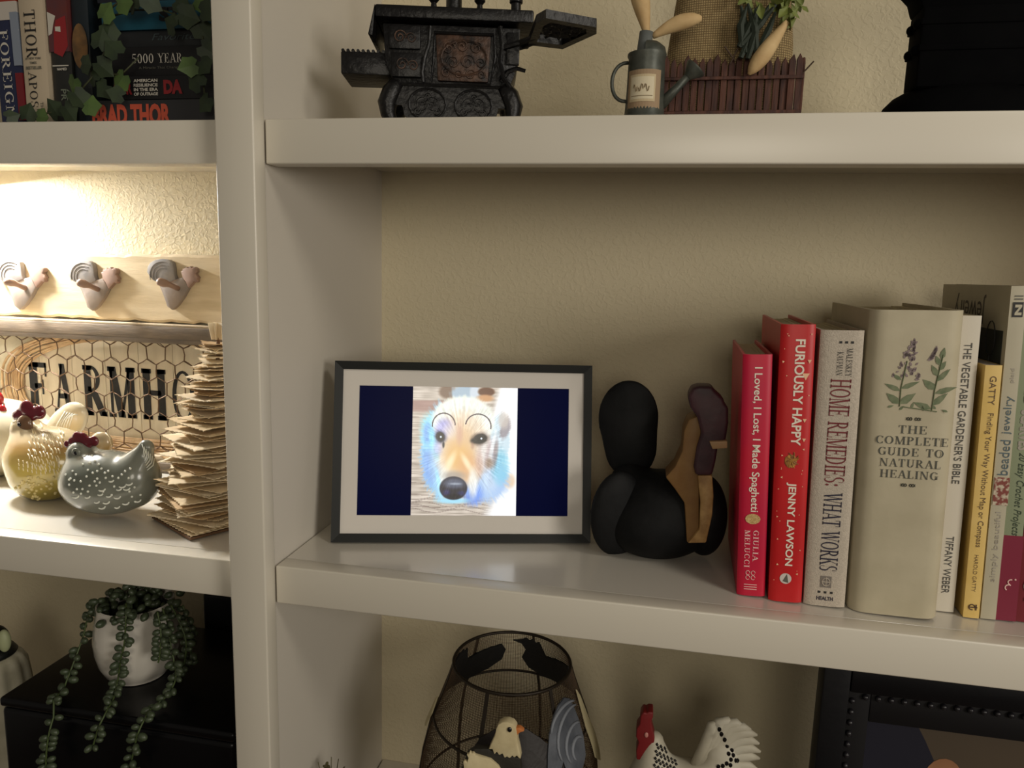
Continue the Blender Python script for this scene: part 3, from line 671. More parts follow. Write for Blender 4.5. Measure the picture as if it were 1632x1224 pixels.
    m = MB(); polyflat(m, disc2(8, 33, 4.5, 6.5), (0, -.5, 0), (1, 0, 0), (0, 0, 1)); m.box(5, 12, -.7, -.4, 19, 22); m.build('spine_emblem', wht, T)
books()
# ------------------------------------------------------------------ cast-iron toy stove (upper right shelf)
def build_stove():
    P = lambda X, Y, y: at(520+X/3.709, Y/3.709, y)
    O = Vector((88, 50, ZU+.3)); phi = math.radians(12.6)
    t = thing('toy_stove', 'black cast iron toy cooking stove with scrolled doors on the upper right shelf', 'toy stove', O, (0, 0, phi))
    iron = mat('cast_iron', (15, 13, 13), .4, metal=.3, bump=.9, bscale=160, col2=(16, 15, 16), nscale=60)
    rust = mat('iron_bronzed', (84, 60, 46), .5, metal=.3, bump=1, bscale=220, col2=(30, 24, 22), nscale=90)
    # body shell: tapered down, bowed
    Wd, Dp = 128, 72
    m = MB(); v = []; f = []
    lv = [(92, 2, 2), (80, 3, 4), (60, 4, 5), (50, 8, 9), (40, 14, 14), (30, 17, 17)]
    for z, a, b in lv:
        v += [(a, b*.4, z), (Wd-a*.8, b*.4, z), (Wd-a*.8, Dp-b*.5, z), (a, Dp-b*.5, z)]
    for i in range(len(lv)-1):
        for k in range(4): f.append((4*i+k, 4*i+(k+1) % 4, 4*i+4+(k+1) % 4, 4*i+4+k))
    f += [(0, 1, 2, 3), tuple(4*(len(lv)-1)+k for k in (3, 2, 1, 0))]
    m.add(v, f); m.build('body', iron, t, bevel=1.2)
    # top slab with drooping left edge
    m = MB().box(-4, 138, -6, Dp+2, 95, 106); m.build('top_plate', iron, t, bevel=2)
    m = MB().prism([(-4, -6, 100), (-4, -6, 106), (-10, -6, 80), (-6, -6, 79)], (0, 70, 0)); m.build('side_lip', iron, t, bevel=.8)
    # oven door: raised frame and bronzed relief
    def ring(mb, pts, r): mb.tube(pts, r, 6, closed=True)
    m = MB().prism([(50, -.5, 84), (100, -.5, 84), (98, -.5, 44), (52, -.5, 44)], (0, 3.5, 0)); m.build('oven_door', rust, t, bevel=1.2, label='bronzed scroll-relief oven door')
    od = [o for o in t.children if o.name.startswith('oven_door')][0]
    m = MB()
    ring(m, [(49, -1, 85), (102, -1, 85), (104, -1, 66), (100, -1, 42), (46, -1, 40), (48, -1, 60)], 1.3); m.build('door_rim', iron, od)
    m = MB(); rs = random.Random(5)
    def scroll(mb, cx, cz, r, s_, turns=1.6, y=-1.2, th=.8):
        mb.tube([(cx+s_*r*(1-k/26)*math.cos(k*turns*2*math.pi/22), y, cz+r*(1-k/26)*math.sin(k*turns*2*math.pi/22)) for k in range(22)], th, 5)
    for cx, cz, r, s_ in ((62, 72, 6, 1), (74, 74, 6, -1), (87, 73, 6, 1), (66, 60, 6, -1), (79, 61, 7, 1), (91, 60, 5, -1), (60, 51, 5, 1), (71, 50, 4, -1), (82, 50, 5, 1), (92, 50, 4, -1)): scroll(m, cx, cz, r, s_)
    m.tube([(76+21*math.cos(k*.39), -1.6, 64+15*math.sin(k*.39)) for k in range(16)], 1.1, 6, closed=True)
    m.build('door_scrollwork', rust, od)
    # firebox doors on the left
    for k, (x0, x1, z0, z1) in enumerate(((8, 36, 70, 90), (10, 38, 46, 67))):
        m = MB().box(x0, x1, -1.6, 2, z0, z1); dd = m.build('firebox_door', iron, t, bevel=1)
        m = MB(); scroll(m, (x0+x1)/2-4, (z0+z1)/2, 6, 1, y=-2.2, th=.7); scroll(m, (x0+x1)/2+6, (z0+z1)/2-1, 5, -1, y=-2.2, th=.7); m.build('door_scrollwork', rust, dd)
    m = MB(); m.tube([(45, -1, 90), (44, -2, 75), (40, -3, 62), (38, -2, 50), (39, -1, 42)], 1.6, 6); m.build('door_hinge', iron, t)
    m = MB(); m.tube([(108, -1, 92), (110, -2, 76), (109, -3, 60), (112, -3, 48), (118, -2, 40), (112, -1, 33)], 2.2, 6); m.build('corner_pillar', iron, t)
    m = MB().box(114, 126, -1, 4, 60, 88); m.build('side_door', iron, t, bevel=1)
    m = MB(); m.tube([(110, 2, 46), (116, 0, 54), (124, -1, 57), (132, -1, 55)], [2.4, 2.2, 2, 1.6], 6); m.build('corner_bracket', iron, t)
    m = MB(); m.tube([(14, 0, 40), (114, 0, 40)], 1.5, 6); m.build('base_rail', iron, t)
    # apron with two round scroll panels
    def ap(x): return 13 - 9*abs(math.sin((x-22)/ (84)*2*math.pi))*1 if 22 <= x <= 106 else 22
    xs = [14+k*2 for k in range(51)]
    poly = [(x, 1, 39) for x in xs]+[(x, 1, ap(x)) for x in reversed(xs)]
    m = MB()
    for i in range(len(xs)-1):
        x0, x1 = xs[i], xs[i+1]; m.add([(x0, 1, ap(x0)), (x1, 1, ap(x1)), (x1, 1, 39), (x0, 1, 39), (x0, 6, ap(x0)), (x1, 6, ap(x1)), (x1, 6, 39), (x0, 6, 39)], [(0, 1, 2, 3), (4, 7, 6, 5), (0, 4, 5, 1), (3, 2, 6, 7)])
    a_ = m.build('apron', iron, t)
    for cx in (43, 85):
        m = MB(); m.tube([(cx+17*math.cos(k*.42), 0, 23+14*math.sin(k*.42)) for k in range(15)], 1.2, 6, closed=True)
        scroll(m, cx-5, 23, 8, 1, y=0); scroll(m, cx+5, 23, 8, -1, y=0); scroll(m, cx, 30, 4, 1, y=0); scroll(m, cx+9, 17, 4, 1, y=0); scroll(m, cx-9, 17, 4, -1, y=0)
        m.build('apron_scroll', iron, a_)
    # cabriole legs
    for sx, x in ((-1, 16), (1, 112)):
        for y in (4, 64):
            m = MB(); m.tube([(x, y, 42), (x+sx*6, y, 34), (x+sx*10, y, 24), (x+sx*9, y, 14), (x+sx*5, y, 6), (x+sx*6, y, 1.6)], [7, 9, 9, 7, 5, 6], 8)
            m.v = [(a, b, max(c_, 0)) for a, b, c_ in m.v]; m.build('leg', iron, t, smooth=True)
    # left ledge with ridged top
    m = MB().box(-37, 8, 8, 58, 49, 69); m.build('side_shelf', iron, t, bevel=1.5)
    m = MB()
    for k in range(9): m.tube([(-35+k*4.6, 8, 69.5), (-35+k*4.6, 58, 69.5)], 1.6, 6)
    m.build('shelf_ridges', iron, t)
    # chimney pipe, finials and knob on the plate
    m = MB().lathe([(9, 0), (9, 3), (7.5, 4), (7.5, 60)], (64, 40, 106), 20); m.build('chimney_pipe', iron, t, smooth='auto')
    for x in (47, 89):
        m = MB().lathe([(8, 0), (8, 2), (3, 4), (2.4, 8), (5, 11), (5, 14), (2, 18), (1, 26)], (x, 12, 106), 16); m.build('finial', iron, t, smooth='auto')
    m = MB().lathe([(4.5, 0), (4.5, 8), (6, 9), (6, 12)], (122, 6, 106), 14); m.build('knob', iron, t, smooth='auto')
    # right-hand drop shelf: a pierced plate turned toward the room
    z = 490
    c = [Vector(q) for q in ((234, 26, z), (244, 14, z), (283, 40, z), (282, 57, z), (248, 97, z), (218, 82, z))]
    ctr = sum(c, Vector())/6
    m = MB(); holes = []
    # build plate as an outer band plus lattice bars so that light shows through
    inn = [ctr+(q-ctr)*.72 for q in c]
    for i in range(6):
        j = (i+1) % 6; m.add([c[i], c[j], inn[j], inn[i]]+[p+Vector((0, 0, 7)) for p in (c[i], c[j], inn[j], inn[i])], [(0, 1, 2, 3), (4, 7, 6, 5), (0, 4, 5, 1), (2, 6, 7, 3), (1, 5, 6, 2), (0, 3, 7, 4)])
    sh = m.build('drop_shelf', iron, None)
    R3 = Matrix.Rotation(phi, 3, 'Z').inverted()
    for vtx in sh.data.vertices: vtx.co = R3 @ (vtx.co-Vector(O)*MM)
    sh.parent = t
    m = MB(); rs = random.Random(6)
    for k in range(6):
        a = k*math.pi/6+.2; d_ = Vector((math.cos(a), math.sin(a), 0)); m.tube([ctr+Vector((0, 0, 3))-d_*24, ctr+Vector((0, 0, 3))+d_*24], 1.6, 4)
    for r in (9, 17): m.tube([ctr+Vector((r*math.cos(q*.4), r*math.sin(q*.4), 3)) for q in range(16)], 1.9, 4, closed=True)
    lt = m.build('pierced_lattice', iron, None)
    for vtx in lt.data.vertices: vtx.co = R3 @ (vtx.co-Vector(O)*MM)
    lt.parent = sh
    m = MB()
    for dy in (0, 12): m.tube([(196, 74+dy, 486), (212, 74+dy, 490), (230, 66+dy, 493)], 2.6, 8)
    br_ = m.build('shelf_bracket', iron, None)
    for vtx in br_.data.vertices: vtx.co = R3 @ (vtx.co-Vector(O)*MM)
    br_.parent = t
build_stove()

# ------------------------------------------------------------------ watering can with dried pods
def build_can():
    c = Vector((326, 62, ZU+.3)); P = lambda X, Y, y=62: at(940+X/3.709, Y/3.709, y)
    t = thing('watering_can', 'small grey-green metal watering can with a cream label holding dried pods', 'watering can', c)
    zinc = mat('zinc', (88, 90, 82), .45, metal=.4, bump=.3, bscale=120, col2=(62, 66, 60), nscale=80)
    m = MB().lathe([(18.5, 0), (19, 3), (17.4, 5), (16.2, 30), (15.6, 58), (16.6, 60), (16.6, 62), (15, 62), (14.6, 20), (0.5, 19)], (0, 0, 0), 36, cap=False); m.add([(18.5*math.cos(k*.1745), 18.5*math.sin(k*.1745), 0) for k in range(36)], [tuple(range(36))]); m.build('body', zinc, t, smooth='auto')
    m = MB().lathe([(16.4, 0), (15, 5), (10, 9), (3, 10)], (0, 0, 62), 30, sy=.99, cap=False)
    m.f = [q for q in m.f if sum(m.v[i][0] for i in q)/4 > -1]; m.m = m.m[:len(m.f)]; m.build('half_lid', zinc, t, smooth=True)
    m = MB(); m.tube([(-15.5-13.5*math.sin(math.pi*q/14)**.8, -2.5, 39+16*math.cos(math.pi*q/14)) for q in range(15)], 1.6, 8); m.build('handle', zinc, t, smooth=True)
    a = P(420, 620)-c; b = P(590, 440)-c; m = MB(); m.tube([a, (a+b)/2, b], [5, 3.8, 3.2], 10); m.build('spout', zinc, t, smooth=True)
    d_ = (b-a).normalized(); m = MB(); m.tube([b-d_*3, b+d_*6, b+d_*7.5], [3.4, 9.5, 9.5], 20); m.build('rose', zinc, t, smooth='auto')
    lab = mat('label_tan', (150, 126, 98), .7); cream = mat('label_cream', (190, 172, 138), .7)
    def onbody(a0, a1, z0, z1, r, nm, mt, par):
        m = MB(); n = 12; v = []; f = []
        for i in range(n+1):
            an = math.radians(a0+(a1-a0)*i/n); v += [(r*math.cos(an), r*math.sin(an), z0), (r*math.cos(an), r*math.sin(an), z1)]
        for i in range(n): f.append((2*i, 2*i+2, 2*i+3, 2*i+1))
        m.add(v, f); return m.build(nm, mt, par)
    l = onbody(212, 318, 14, 46, 16.9, 'label_plate', lab, t); onbody(222, 300, 20, 42, 17.1, 'label_panel', cream, l); onbody(227, 295, 22, 40, 17.25, 'label_centre', mat('label_white', (206, 194, 166), .7), l)
    m = MB()
    for k, s_ in ((0, 1), (1, -1), (2, 1)):
        an = [math.radians(236+k*16+q*2.2) for q in range(7)]
        m.tube([(17.5*math.cos(x), 17.5*math.sin(x), 31+s_*3.2*math.sin(i*1.1)) for i, x in enumerate(an)], .45, 4)
    m.tube([(17.4*math.cos(math.radians(229+q*4.2)), 17.4*math.sin(math.radians(229+q*4.2)), 24.5) for q in range(16)], .3, 4)
    m.build('label_scroll', mat('label_ink', (140, 122, 94), .7), l)
    tan = mat('pod_tan', (206, 178, 130), .75, bump=.5, bscale=120, col2=(184, 152, 106), nscale=40)
    stm = mat('pod_stem', (92, 96, 94), .6, bump=.3)
    a = P(310, 380)-c; b = P(335, 190)-c; a.z = 50
    m = MB(); m.tube([a, (a+b)/2, b], [6, 6.5, 6], 10); m.build('stem', stm, t, smooth=True)
    def pod(p0, p1, w_, par, y0=0):
        p0, p1 = Vector(p0), Vector(p1); n = 12
        path = [p0.lerp(p1, i/n)+Vector((0, 0, 3*math.sin(math.pi*i/n))) for i in range(n+1)]
        rr = [w_*max(.2, math.sin(math.pi*(.06+.9*(i/n)**1.35))**.6) for i in range(n+1)]
        m = MB(); m.tube(path, rr, 12); return m.build('dried_pod', tan, par, smooth=True)
    pod(P(372, 215)-c, P(662, 108)-c, 6.6, t); pod(P(335, 195)-c, P(262, -160)-c+Vector((0, 4, 0)), 8, t)
build_can()

# ------------------------------------------------------------------ picket fence and burlap garden decoration
def build_fence_piece():
    t = thing('garden_decoration', 'rustic burlap planter piece with a dark red picket fence and greenery', 'decoration', (400, 110, ZU+.3)); o = Vector((400, 110, ZU+.3))
    red = mat('picket_red', (84, 48, 34), .75, bump=.7, bscale=120, col2=(52, 27, 22), nscale=60, stretch=(3, 3, .5))
    bur = mat('burlap', (148, 118, 74), .9)
    nt = bur.node_tree; b = nt.nodes['Principled BSDF']; tc = nt.nodes.new('ShaderNodeTexCoord')
    w1 = nt.nodes.new('ShaderNodeTexBrick'); w1.inputs['Scale'].default_value = 1; w1.offset = 0
    w1.inputs['Brick Width'].default_value = .002; w1.inputs['Row Height'].default_value = .002; w1.inputs['Mortar Size'].default_value = .00035; w1.inputs['Mortar Smooth'].default_value = .6
    w1.inputs['Color1'].default_value = (*lin((164, 142, 100)), 1); w1.inputs['Color2'].default_value = (*lin((150, 128, 88)), 1); w1.inputs['Mortar'].default_value = (*lin((112, 92, 60)), 1)
    mp = nt.nodes.new('ShaderNodeMapping'); mp.inputs['Rotation'].default_value = (math.radians(90), 0, 0)
    nt.links.new(tc.outputs['Object'], mp.inputs[0]); nt.links.new(mp.outputs[0], w1.inputs['Vector']); nt.links.new(w1.outputs['Color'], b.inputs['Base Color'])
    bp = nt.nodes.new('ShaderNodeBump'); bp.inputs['Distance'].default_value = .0006; nt.links.new(w1.outputs['Fac'], bp.inputs['Height']); bp.invert = True; nt.links.new(bp.outputs[0], b.inputs['Normal'])
    # rounded burlap body
    m = MB(); n = 24; v = []; f = []
    zs = [(2, 1.0), (60, 1.0), (80, .99), (110, .93), (140, .86), (170, .78)]
    for z, s_ in zs:
        for i in range(n): 
            a = 2*math.pi*i/n; v.append((-1+56*s_*math.copysign(abs(math.cos(a))**.6, math.cos(a)), 12+26*math.copysign(abs(math.sin(a))**.7, math.sin(a)), z))
    for k in range(len(zs)-1):
        for i in range(n): f.append((k*n+i, k*n+(i+1) % n, (k+1)*n+(i+1) % n, (k+1)*n+i))
    f += [tuple(range(n)), tuple((len(zs)-1)*n+i for i in range(n-1, -1, -1))]
    m.add(v, f).build('burlap_bag', bur, t, smooth='auto')
    rs = random.Random(11)
    for k in range(19):
        x = -57+k*6.35+rs.uniform(-.5, .5); w_ = rs.uniform(5.2, 6.0); h = rs.uniform(64, 70); y = -18+rs.uniform(-1.2, 1.2)
        m = MB().prism([(x-w_/2, y, 0), (x+w_/2, y, 0), (x+w_/2, y, h-6), (x+rs.uniform(-.8, .8), y, h), (x-w_/2, y, h-5)], (0, 2.2, 0)); m.build('picket', red, t, bevel=.5, bseg=1)
    for k, z in ((0, 18), (1, 47)):
        m = MB().box(-59, 61, -21, -19.2, z, z+3); m.build('fence_rail', red, t, bevel=.5, bseg=1)
    for s_ in range(3):      # side return of the fence at the right
        x = 60; y = -12+s_*7
        m = MB().prism([(x, y-2.8, 0), (x, y+2.8, 0), (x, y+2.8, 62), (x, y, 67), (x, y-2.8, 62)], (2.2, 0, 0)); m.build('picket', red, t, bevel=.5, bseg=1)
    tw = mat('twig', (66, 48, 34), .8, bump=.4)
    for a, b in (((60, -16, 52), (68, -20, 61)), ((-2, -22, 60), (6, -24, 78)), ((2, -22, 62), (-8, -24, 74))):
        m = MB(); m.tube([a, b], .7, 5); m.build('twig', tw, t)
    tan = MATS['pod_tan']; P = lambda X, Y, y=84: at(940+X/3.709, Y/3.709, y)-o
    p0, p1 = P(940, 440), P(1165, 130); n = 12
    m = MB(); m.tube([p0.lerp(p1, i/n) for i in range(n+1)], [7.4*max(.14, math.sin(math.pi*(.06+.92*(1-i/n)**1.5))**.6) for i in range(n+1)], 12); m.build('dried_pod', tan, t, smooth=True)
    gd = mat('leaf_dark', (30, 40, 28), .7, bump=.3); gl = mat('leaf_yellowgreen', (118, 126, 56), .6, col2=(84, 98, 40), nscale=60)
    for k in range(9):
        a = P(950+rs.uniform(-80, 60), 330+rs.uniform(-60, 20)); b = P(980+rs.uniform(-120, 130), 40+rs.uniform(-30, 40))
        m = MB(); m.tube([a, (a+b)/2+Vector((rs.uniform(-4, 4), rs.uniform(-3, 3), 0)), b], [2.4, 3.4, 1.2], 6); m.build('dark_stem', gd, t)
    me = None
    for k in range(95):
        q = rs.random(); X = rs.choice([rs.uniform(850, 1020), rs.uniform(1090, 1250), rs.uniform(900, 1200)]); Yp = rs.uniform(-220, 75 if X < 1040 else 110)
        if 1020 < X < 1090: Yp = min(Yp, 10)
        p = P(X, Yp, rs.uniform(78, 104))
        if me is None:
            pts = [(0, 0, 0), (3, 0, 1.2), (7.5, 0, 3.6), (12, 0, 1.6), (14, 0, 0), (12, 0, -1.6), (7.5, 0, -3.6), (3, 0, -1.2)]
            mb = MB(); mb.add([(a, -1.2*math.sin(a/4.5), c_) for a, b, c_ in pts]+[(7, .6, 0)], [(0, 1, 8), (1, 2, 8), (2, 3, 8), (3, 4, 8), (4, 5, 8), (5, 6, 8), (6, 7, 8), (7, 0, 8)])
            lf = mb.build('leaf', gl, t, smooth=True); me = lf.data; ob = lf
        else: ob = link('leaf', me, t)
        ob.location = p*MM; ob.rotation_euler = (rs.uniform(-.8, .8), rs.uniform(.3, 2.6), rs.uniform(-.9, .9)); s_ = rs.uniform(.7, 1.15); ob.scale = (s_, s_, s_)
build_fence_piece()

# ------------------------------------------------------------------ black ornament at the upper right
def build_black_ornament():
    o = Vector((600, 130, ZU+.3)); t = thing('black_ornament', 'tall black cast ornament on a rounded base at the upper right', 'ornament', o)
    bk = mat('ornament_black', (3, 3, 4), .85, bump=.3, bscale=80, spec=.05, col2=(5, 5, 6), nscale=40)
    m = MB(); n = 48; v = []; f = []
    lv = [(0, 62), (10, 64), (22, 63), (30, 60), (37, 54), (42, 46), (44, 36)]
    for z, r in lv:
        for i in range(n):
            a = 2*math.pi*i/n; v.append((r*1.08*math.copysign(abs(math.cos(a))**.8, math.cos(a))+4, r*.75*math.sin(a), z))
    for k in range(len(lv)-1):
        for i in range(n): f.append((k*n+i, k*n+(i+1) % n, (k+1)*n+(i+1) % n, (k+1)*n+i))
    f += [tuple(range(n)), tuple((len(lv)-1)*n+i for i in range(n-1, -1, -1))]
    m.add(v, f).build('base', bk, t, smooth='auto')
    m = MB().box(-46, 58, -32, 2, 40, 106); m.build('body', bk, t, bevel=3)
    m = MB().prism([(-46, -30, 104), (-50, -30, 116), (-58, -30, 124), (-58, -30, 170), (66, -30, 170), (66, -30, 122), (58, -30, 104)], (0, 34, 0)); m.build('upper_body', bk, t, bevel=3)
    for z in (72, 93):
        for y in (-25, -8):
            m = MB(); m.ball((-47, y, z), (4.2, 4, 4.2)); m.build('rivet', bk, t, smooth=True)
    for z in (72, 93):
        m = MB().box(-47, 59.5, -33.2, 3.2, z-2.5, z+2.5); m.build('band', bk, t, bevel=1)
build_black_ornament()

# ------------------------------------------------------------------ upper left shelf: thriller books and ivy
def build_left_books():
    zb = ZU+.2; G = 'thriller books on the upper left shelf'
    whit = mat('print_dimwhite', (196, 190, 178), .6); org = mat('print_orange', (196, 84, 60), .6); redp = mat('print_red', (140, 32, 36), .6); tealw = mat('print_faint', (60, 72, 74), .6)
    def vb(label, x, y, t_, h, cov, lean=0):
        return book(label, (x, y, zb), t_, h, 150, lean, 0, cov, bow=1.5, group=G)
    T = vb('navy and red book titled Foreign at the far left', -314, 46, 30, 232, mat('cover_navy', (36, 44, 76), .45, col2=(30, 36, 62), nscale=20), 1.5)
    T2 = [(serif('FOREIGN'), whit, 8, 96, 84, 10)]
    spine_text(T, T2)
    m = MB().box(-.2, 30.2, -.5, 60, 105, 122); m.build('cover_band', mat('cover_flagwhite', (190, 182, 172), .5), T)
    m = MB().box(-.2, 30.2, -.5, 60, 122, 232.3); m.build('cover_band', mat('cover_brick', (150, 52, 36), .5), T)
    m = MB().box(22.5, 30.4, -.7, 60, 62, 112); m.build('cover_stripe', mat('cover_haze', (130, 138, 152), .5), T)
    m = MB().box(22.5, 30.4, -.7, 60, 10, 55); m.build('cover_stripe', mat('cover_stripe_red', (112, 26, 34), .5), T)
    T = vb('cream book with tall black serif author lettering', -282, 44, 27, 222, mat('cover_cream2', (186, 170, 146), .6, bump=.1), .6)
    spine_text(T, [(serif('THOR'), black, 6.5, 113, 45, 12.5), (serif('APOSTLE'), black, 6.5, 56, 58, 9), (bfont('THE', 0), grey, 17.5, 27, 9, 3.4)])
    m = MB()
    letters(m, bfont('#1 NEW YORK', .02), (4.5, -.4, 67), (1, 0, 0), (0, 0, 1), 18, 2.4); letters(m, bfont('TIMES', .02), (13, -.4, 63), (1, 0, 0), (0, 0, 1), 8, 2.2, 'c'); letters(m, bfont('BESTSELLER', .03), (4.5, -.4, 58), (1, 0, 0), (0, 0, 1), 18, 3)
    m.build('lettering', grey, T)
    T = vb('dark book with a red flag picture on its spine', -253, 48, 22, 230, mat('cover_charcoal', (34, 34, 32), .5), .3)
    m = MB().box(-.1, 22.1, -.4, 70, 75, 230.4); m.build('cover_picture', mat('cover_dusk2', (74, 50, 60), .5, col2=(104, 44, 34), nscale=22), T)
    m = MB(); polyflat(m, [(0, 112), (9, 108), (6, 100), (4, 92), (0, 90)], (0, -.6, 0), (1, 0, 0), (0, 0, 1)); m.build('flag_patch', whit, T)
    m = MB(); polyflat(m, [(9, 104), (20, 108), (21, 80), (14, 70), (5, 74), (6, 92)], (0, -.6, 0), (1, 0, 0), (0, 0, 1)); m.build('flag_patch', redp, T, label='red flag')
    m = MB(); polyflat(m, [(8, 98), (14, 98), (14, 93), (8, 94)], (0, -.8, 0), (1, 0, 0), (0, 0, 1)); m.box(2, 20, -.6, -.4, 61.4, 62.4); letters(m, bfont('NAMED', .03), (7, -.6, 57.5), (1, 0, 0), (0, 0, 1), 11, 2.4); m.build('lettering', whit, T)
    m = MB(); letters(m, bfont('PR', .02), (9.5, -.5, 40), (0, 0, -1), (1, 0, 0), 11, 6); m2 = bfont('AL', .02); letters(m, m2, (16, -.5, 40), (0, 0, -1), (1, 0, 0), 12, 5); letters(m, bfont('ETS', 0), (16, -.5, 24), (0, 0, -1), (1, 0, 0), 13, 5); letters(m, bfont('IT', 0), (9, -.5, 22), (0, 0, -1), (1, 0, 0), 8, 5); m.build('lettering', mat('print_sage', (120, 128, 112), .6), T)
    T = vb('dark teal book with a tan oval picture beside the stack', -229.5, 50, 18, 226, mat('cover_tealblack', (16, 32, 42), .5, col2=(24, 26, 24), nscale=16), 0)
    m = MB(); polyflat(m, disc2(9, 80, 8.6, 21), (0, -.9, 0), (1, 0, 0), (0, 0, 1)); m.build('cover_picture', mat('cover_tan', (134, 98, 56), .6, col2=(74, 58, 40), nscale=60), T)
    # lying stack
    def lying(label, x0, x1, z0, z1, cov, y=46, depth=150):
        T = thing('book', label, 'book', (x0, y, z0+.15), (0, 0, 0), 'books lying in a stack behind the ivy')
        th = z1-z0-.3; bd = 2.2; L = x1-x0
        # section in y-z: spine bow toward the viewer
        n = 6; out = [(1.5-1.5*(1-(2*i/n-1)**2), th*i/n) for i in range(n+1)]
        inn = [(o_[0]+2.2, bd+(th-2*bd)*i/n) for i, o_ in enumerate(out)]
        o2 = [(depth, 0)]+out+[(depth, th)]; i2 = [(depth, bd)]+inn+[(depth, th-bd)]; k = len(o2); v = []; f = []
        for x in (0, L): v += [(x, a, b) for a, b in o2]+[(x, a, b) for a, b in i2]
        for i in range(k-1): f += [(i, i+1, 2*k+i+1, 2*k+i), (k+i+1, k+i, 3*k+i, 3*k+i+1), (i+1, i, k+i, k+i+1), (2*k+i, 2*k+i+1, 3*k+i+1, 3*k+i)]
        f += [(0, 2*k, 3*k, k), (k-1, 2*k-1, 4*k-1, 3*k-1)]
        MB().add(v, f).build('cover', cov, T, smooth='auto')
        MB().box(3, L-3, 4.2, depth-3, bd+.1, th-bd-.1).build('page_block', page, T)
        return T
    def ht(T, vf, m_, x, z, L, H, y=-.35):
        mb = MB(); letters(mb, vf, (x, y, z), (1, 0, 0), (0, 0, 1), L, H); mb.build('lettering', m_, T)
    x0, x1 = -210, -42
    ch = mat('cover_ash', (46, 46, 48), .6); bkc = mat('cover_black', (18, 17, 19), .5)
    T = lying('grey book with orange author lettering at the bottom of the stack', x0, x1, zb, 440, ch); ht(T, bfont('BRAD THOR', .05), org, 1.5, 4, 86, 20.5)
    T = lying('black book with white small print and red lettering in the stack', x0+26, x1-6, 440.4, 462, bkc)
    mb = MB()
    for k, s_ in enumerate(('AMERICAN', 'RESILIENCE', 'IN THE ERA', 'OF OUTRAGE')): letters(mb, bfont(s_, .03), (36, -.5, 15.2-k*4.1), (1, 0, 0), (0, 0, 1), 26, 2.9, 'c')
    mb.build('lettering', whit, T); ht(T, bfont('OUR', .06), redp, 1, 4, 20, 12); ht(T, bfont('DA', .06), redp, 55, 4, 20, 13)
    T = lying('black book with pale serif lettering in the middle of the stack', x0+20, x1-2, 462.4, 489, bkc, 48); ht(T, serif('5000 YEAR'), whit, 27, 11, 54, 8.6); ht(T, bfont('A Miracle That Changed', 0), grey, 34, 5, 46, 3)
    T = lying('dark slate book with faint script title in the stack', x0+12, x1-8, 489.4, 504, mat('cover_slate', (32, 34, 36), .5), 50); ht(T, bfont('Favorite', 0, .3), tealw, 56, 5, 46, 6)
    T = lying('teal blue book with dark lettering near the top of the stack', x0+16, x1-12, 504.4, 530, mat('cover_teal', (14, 74, 92), .5), 48); ht(T, bfont('ST', .06), bkc, 62, 6, 24, 13)
    T = lying('dark book on top of the teal one', x0+10, x1-6, 530.4, 556, mat('cover_ink', (22, 26, 36), .5), 50)
build_left_books()

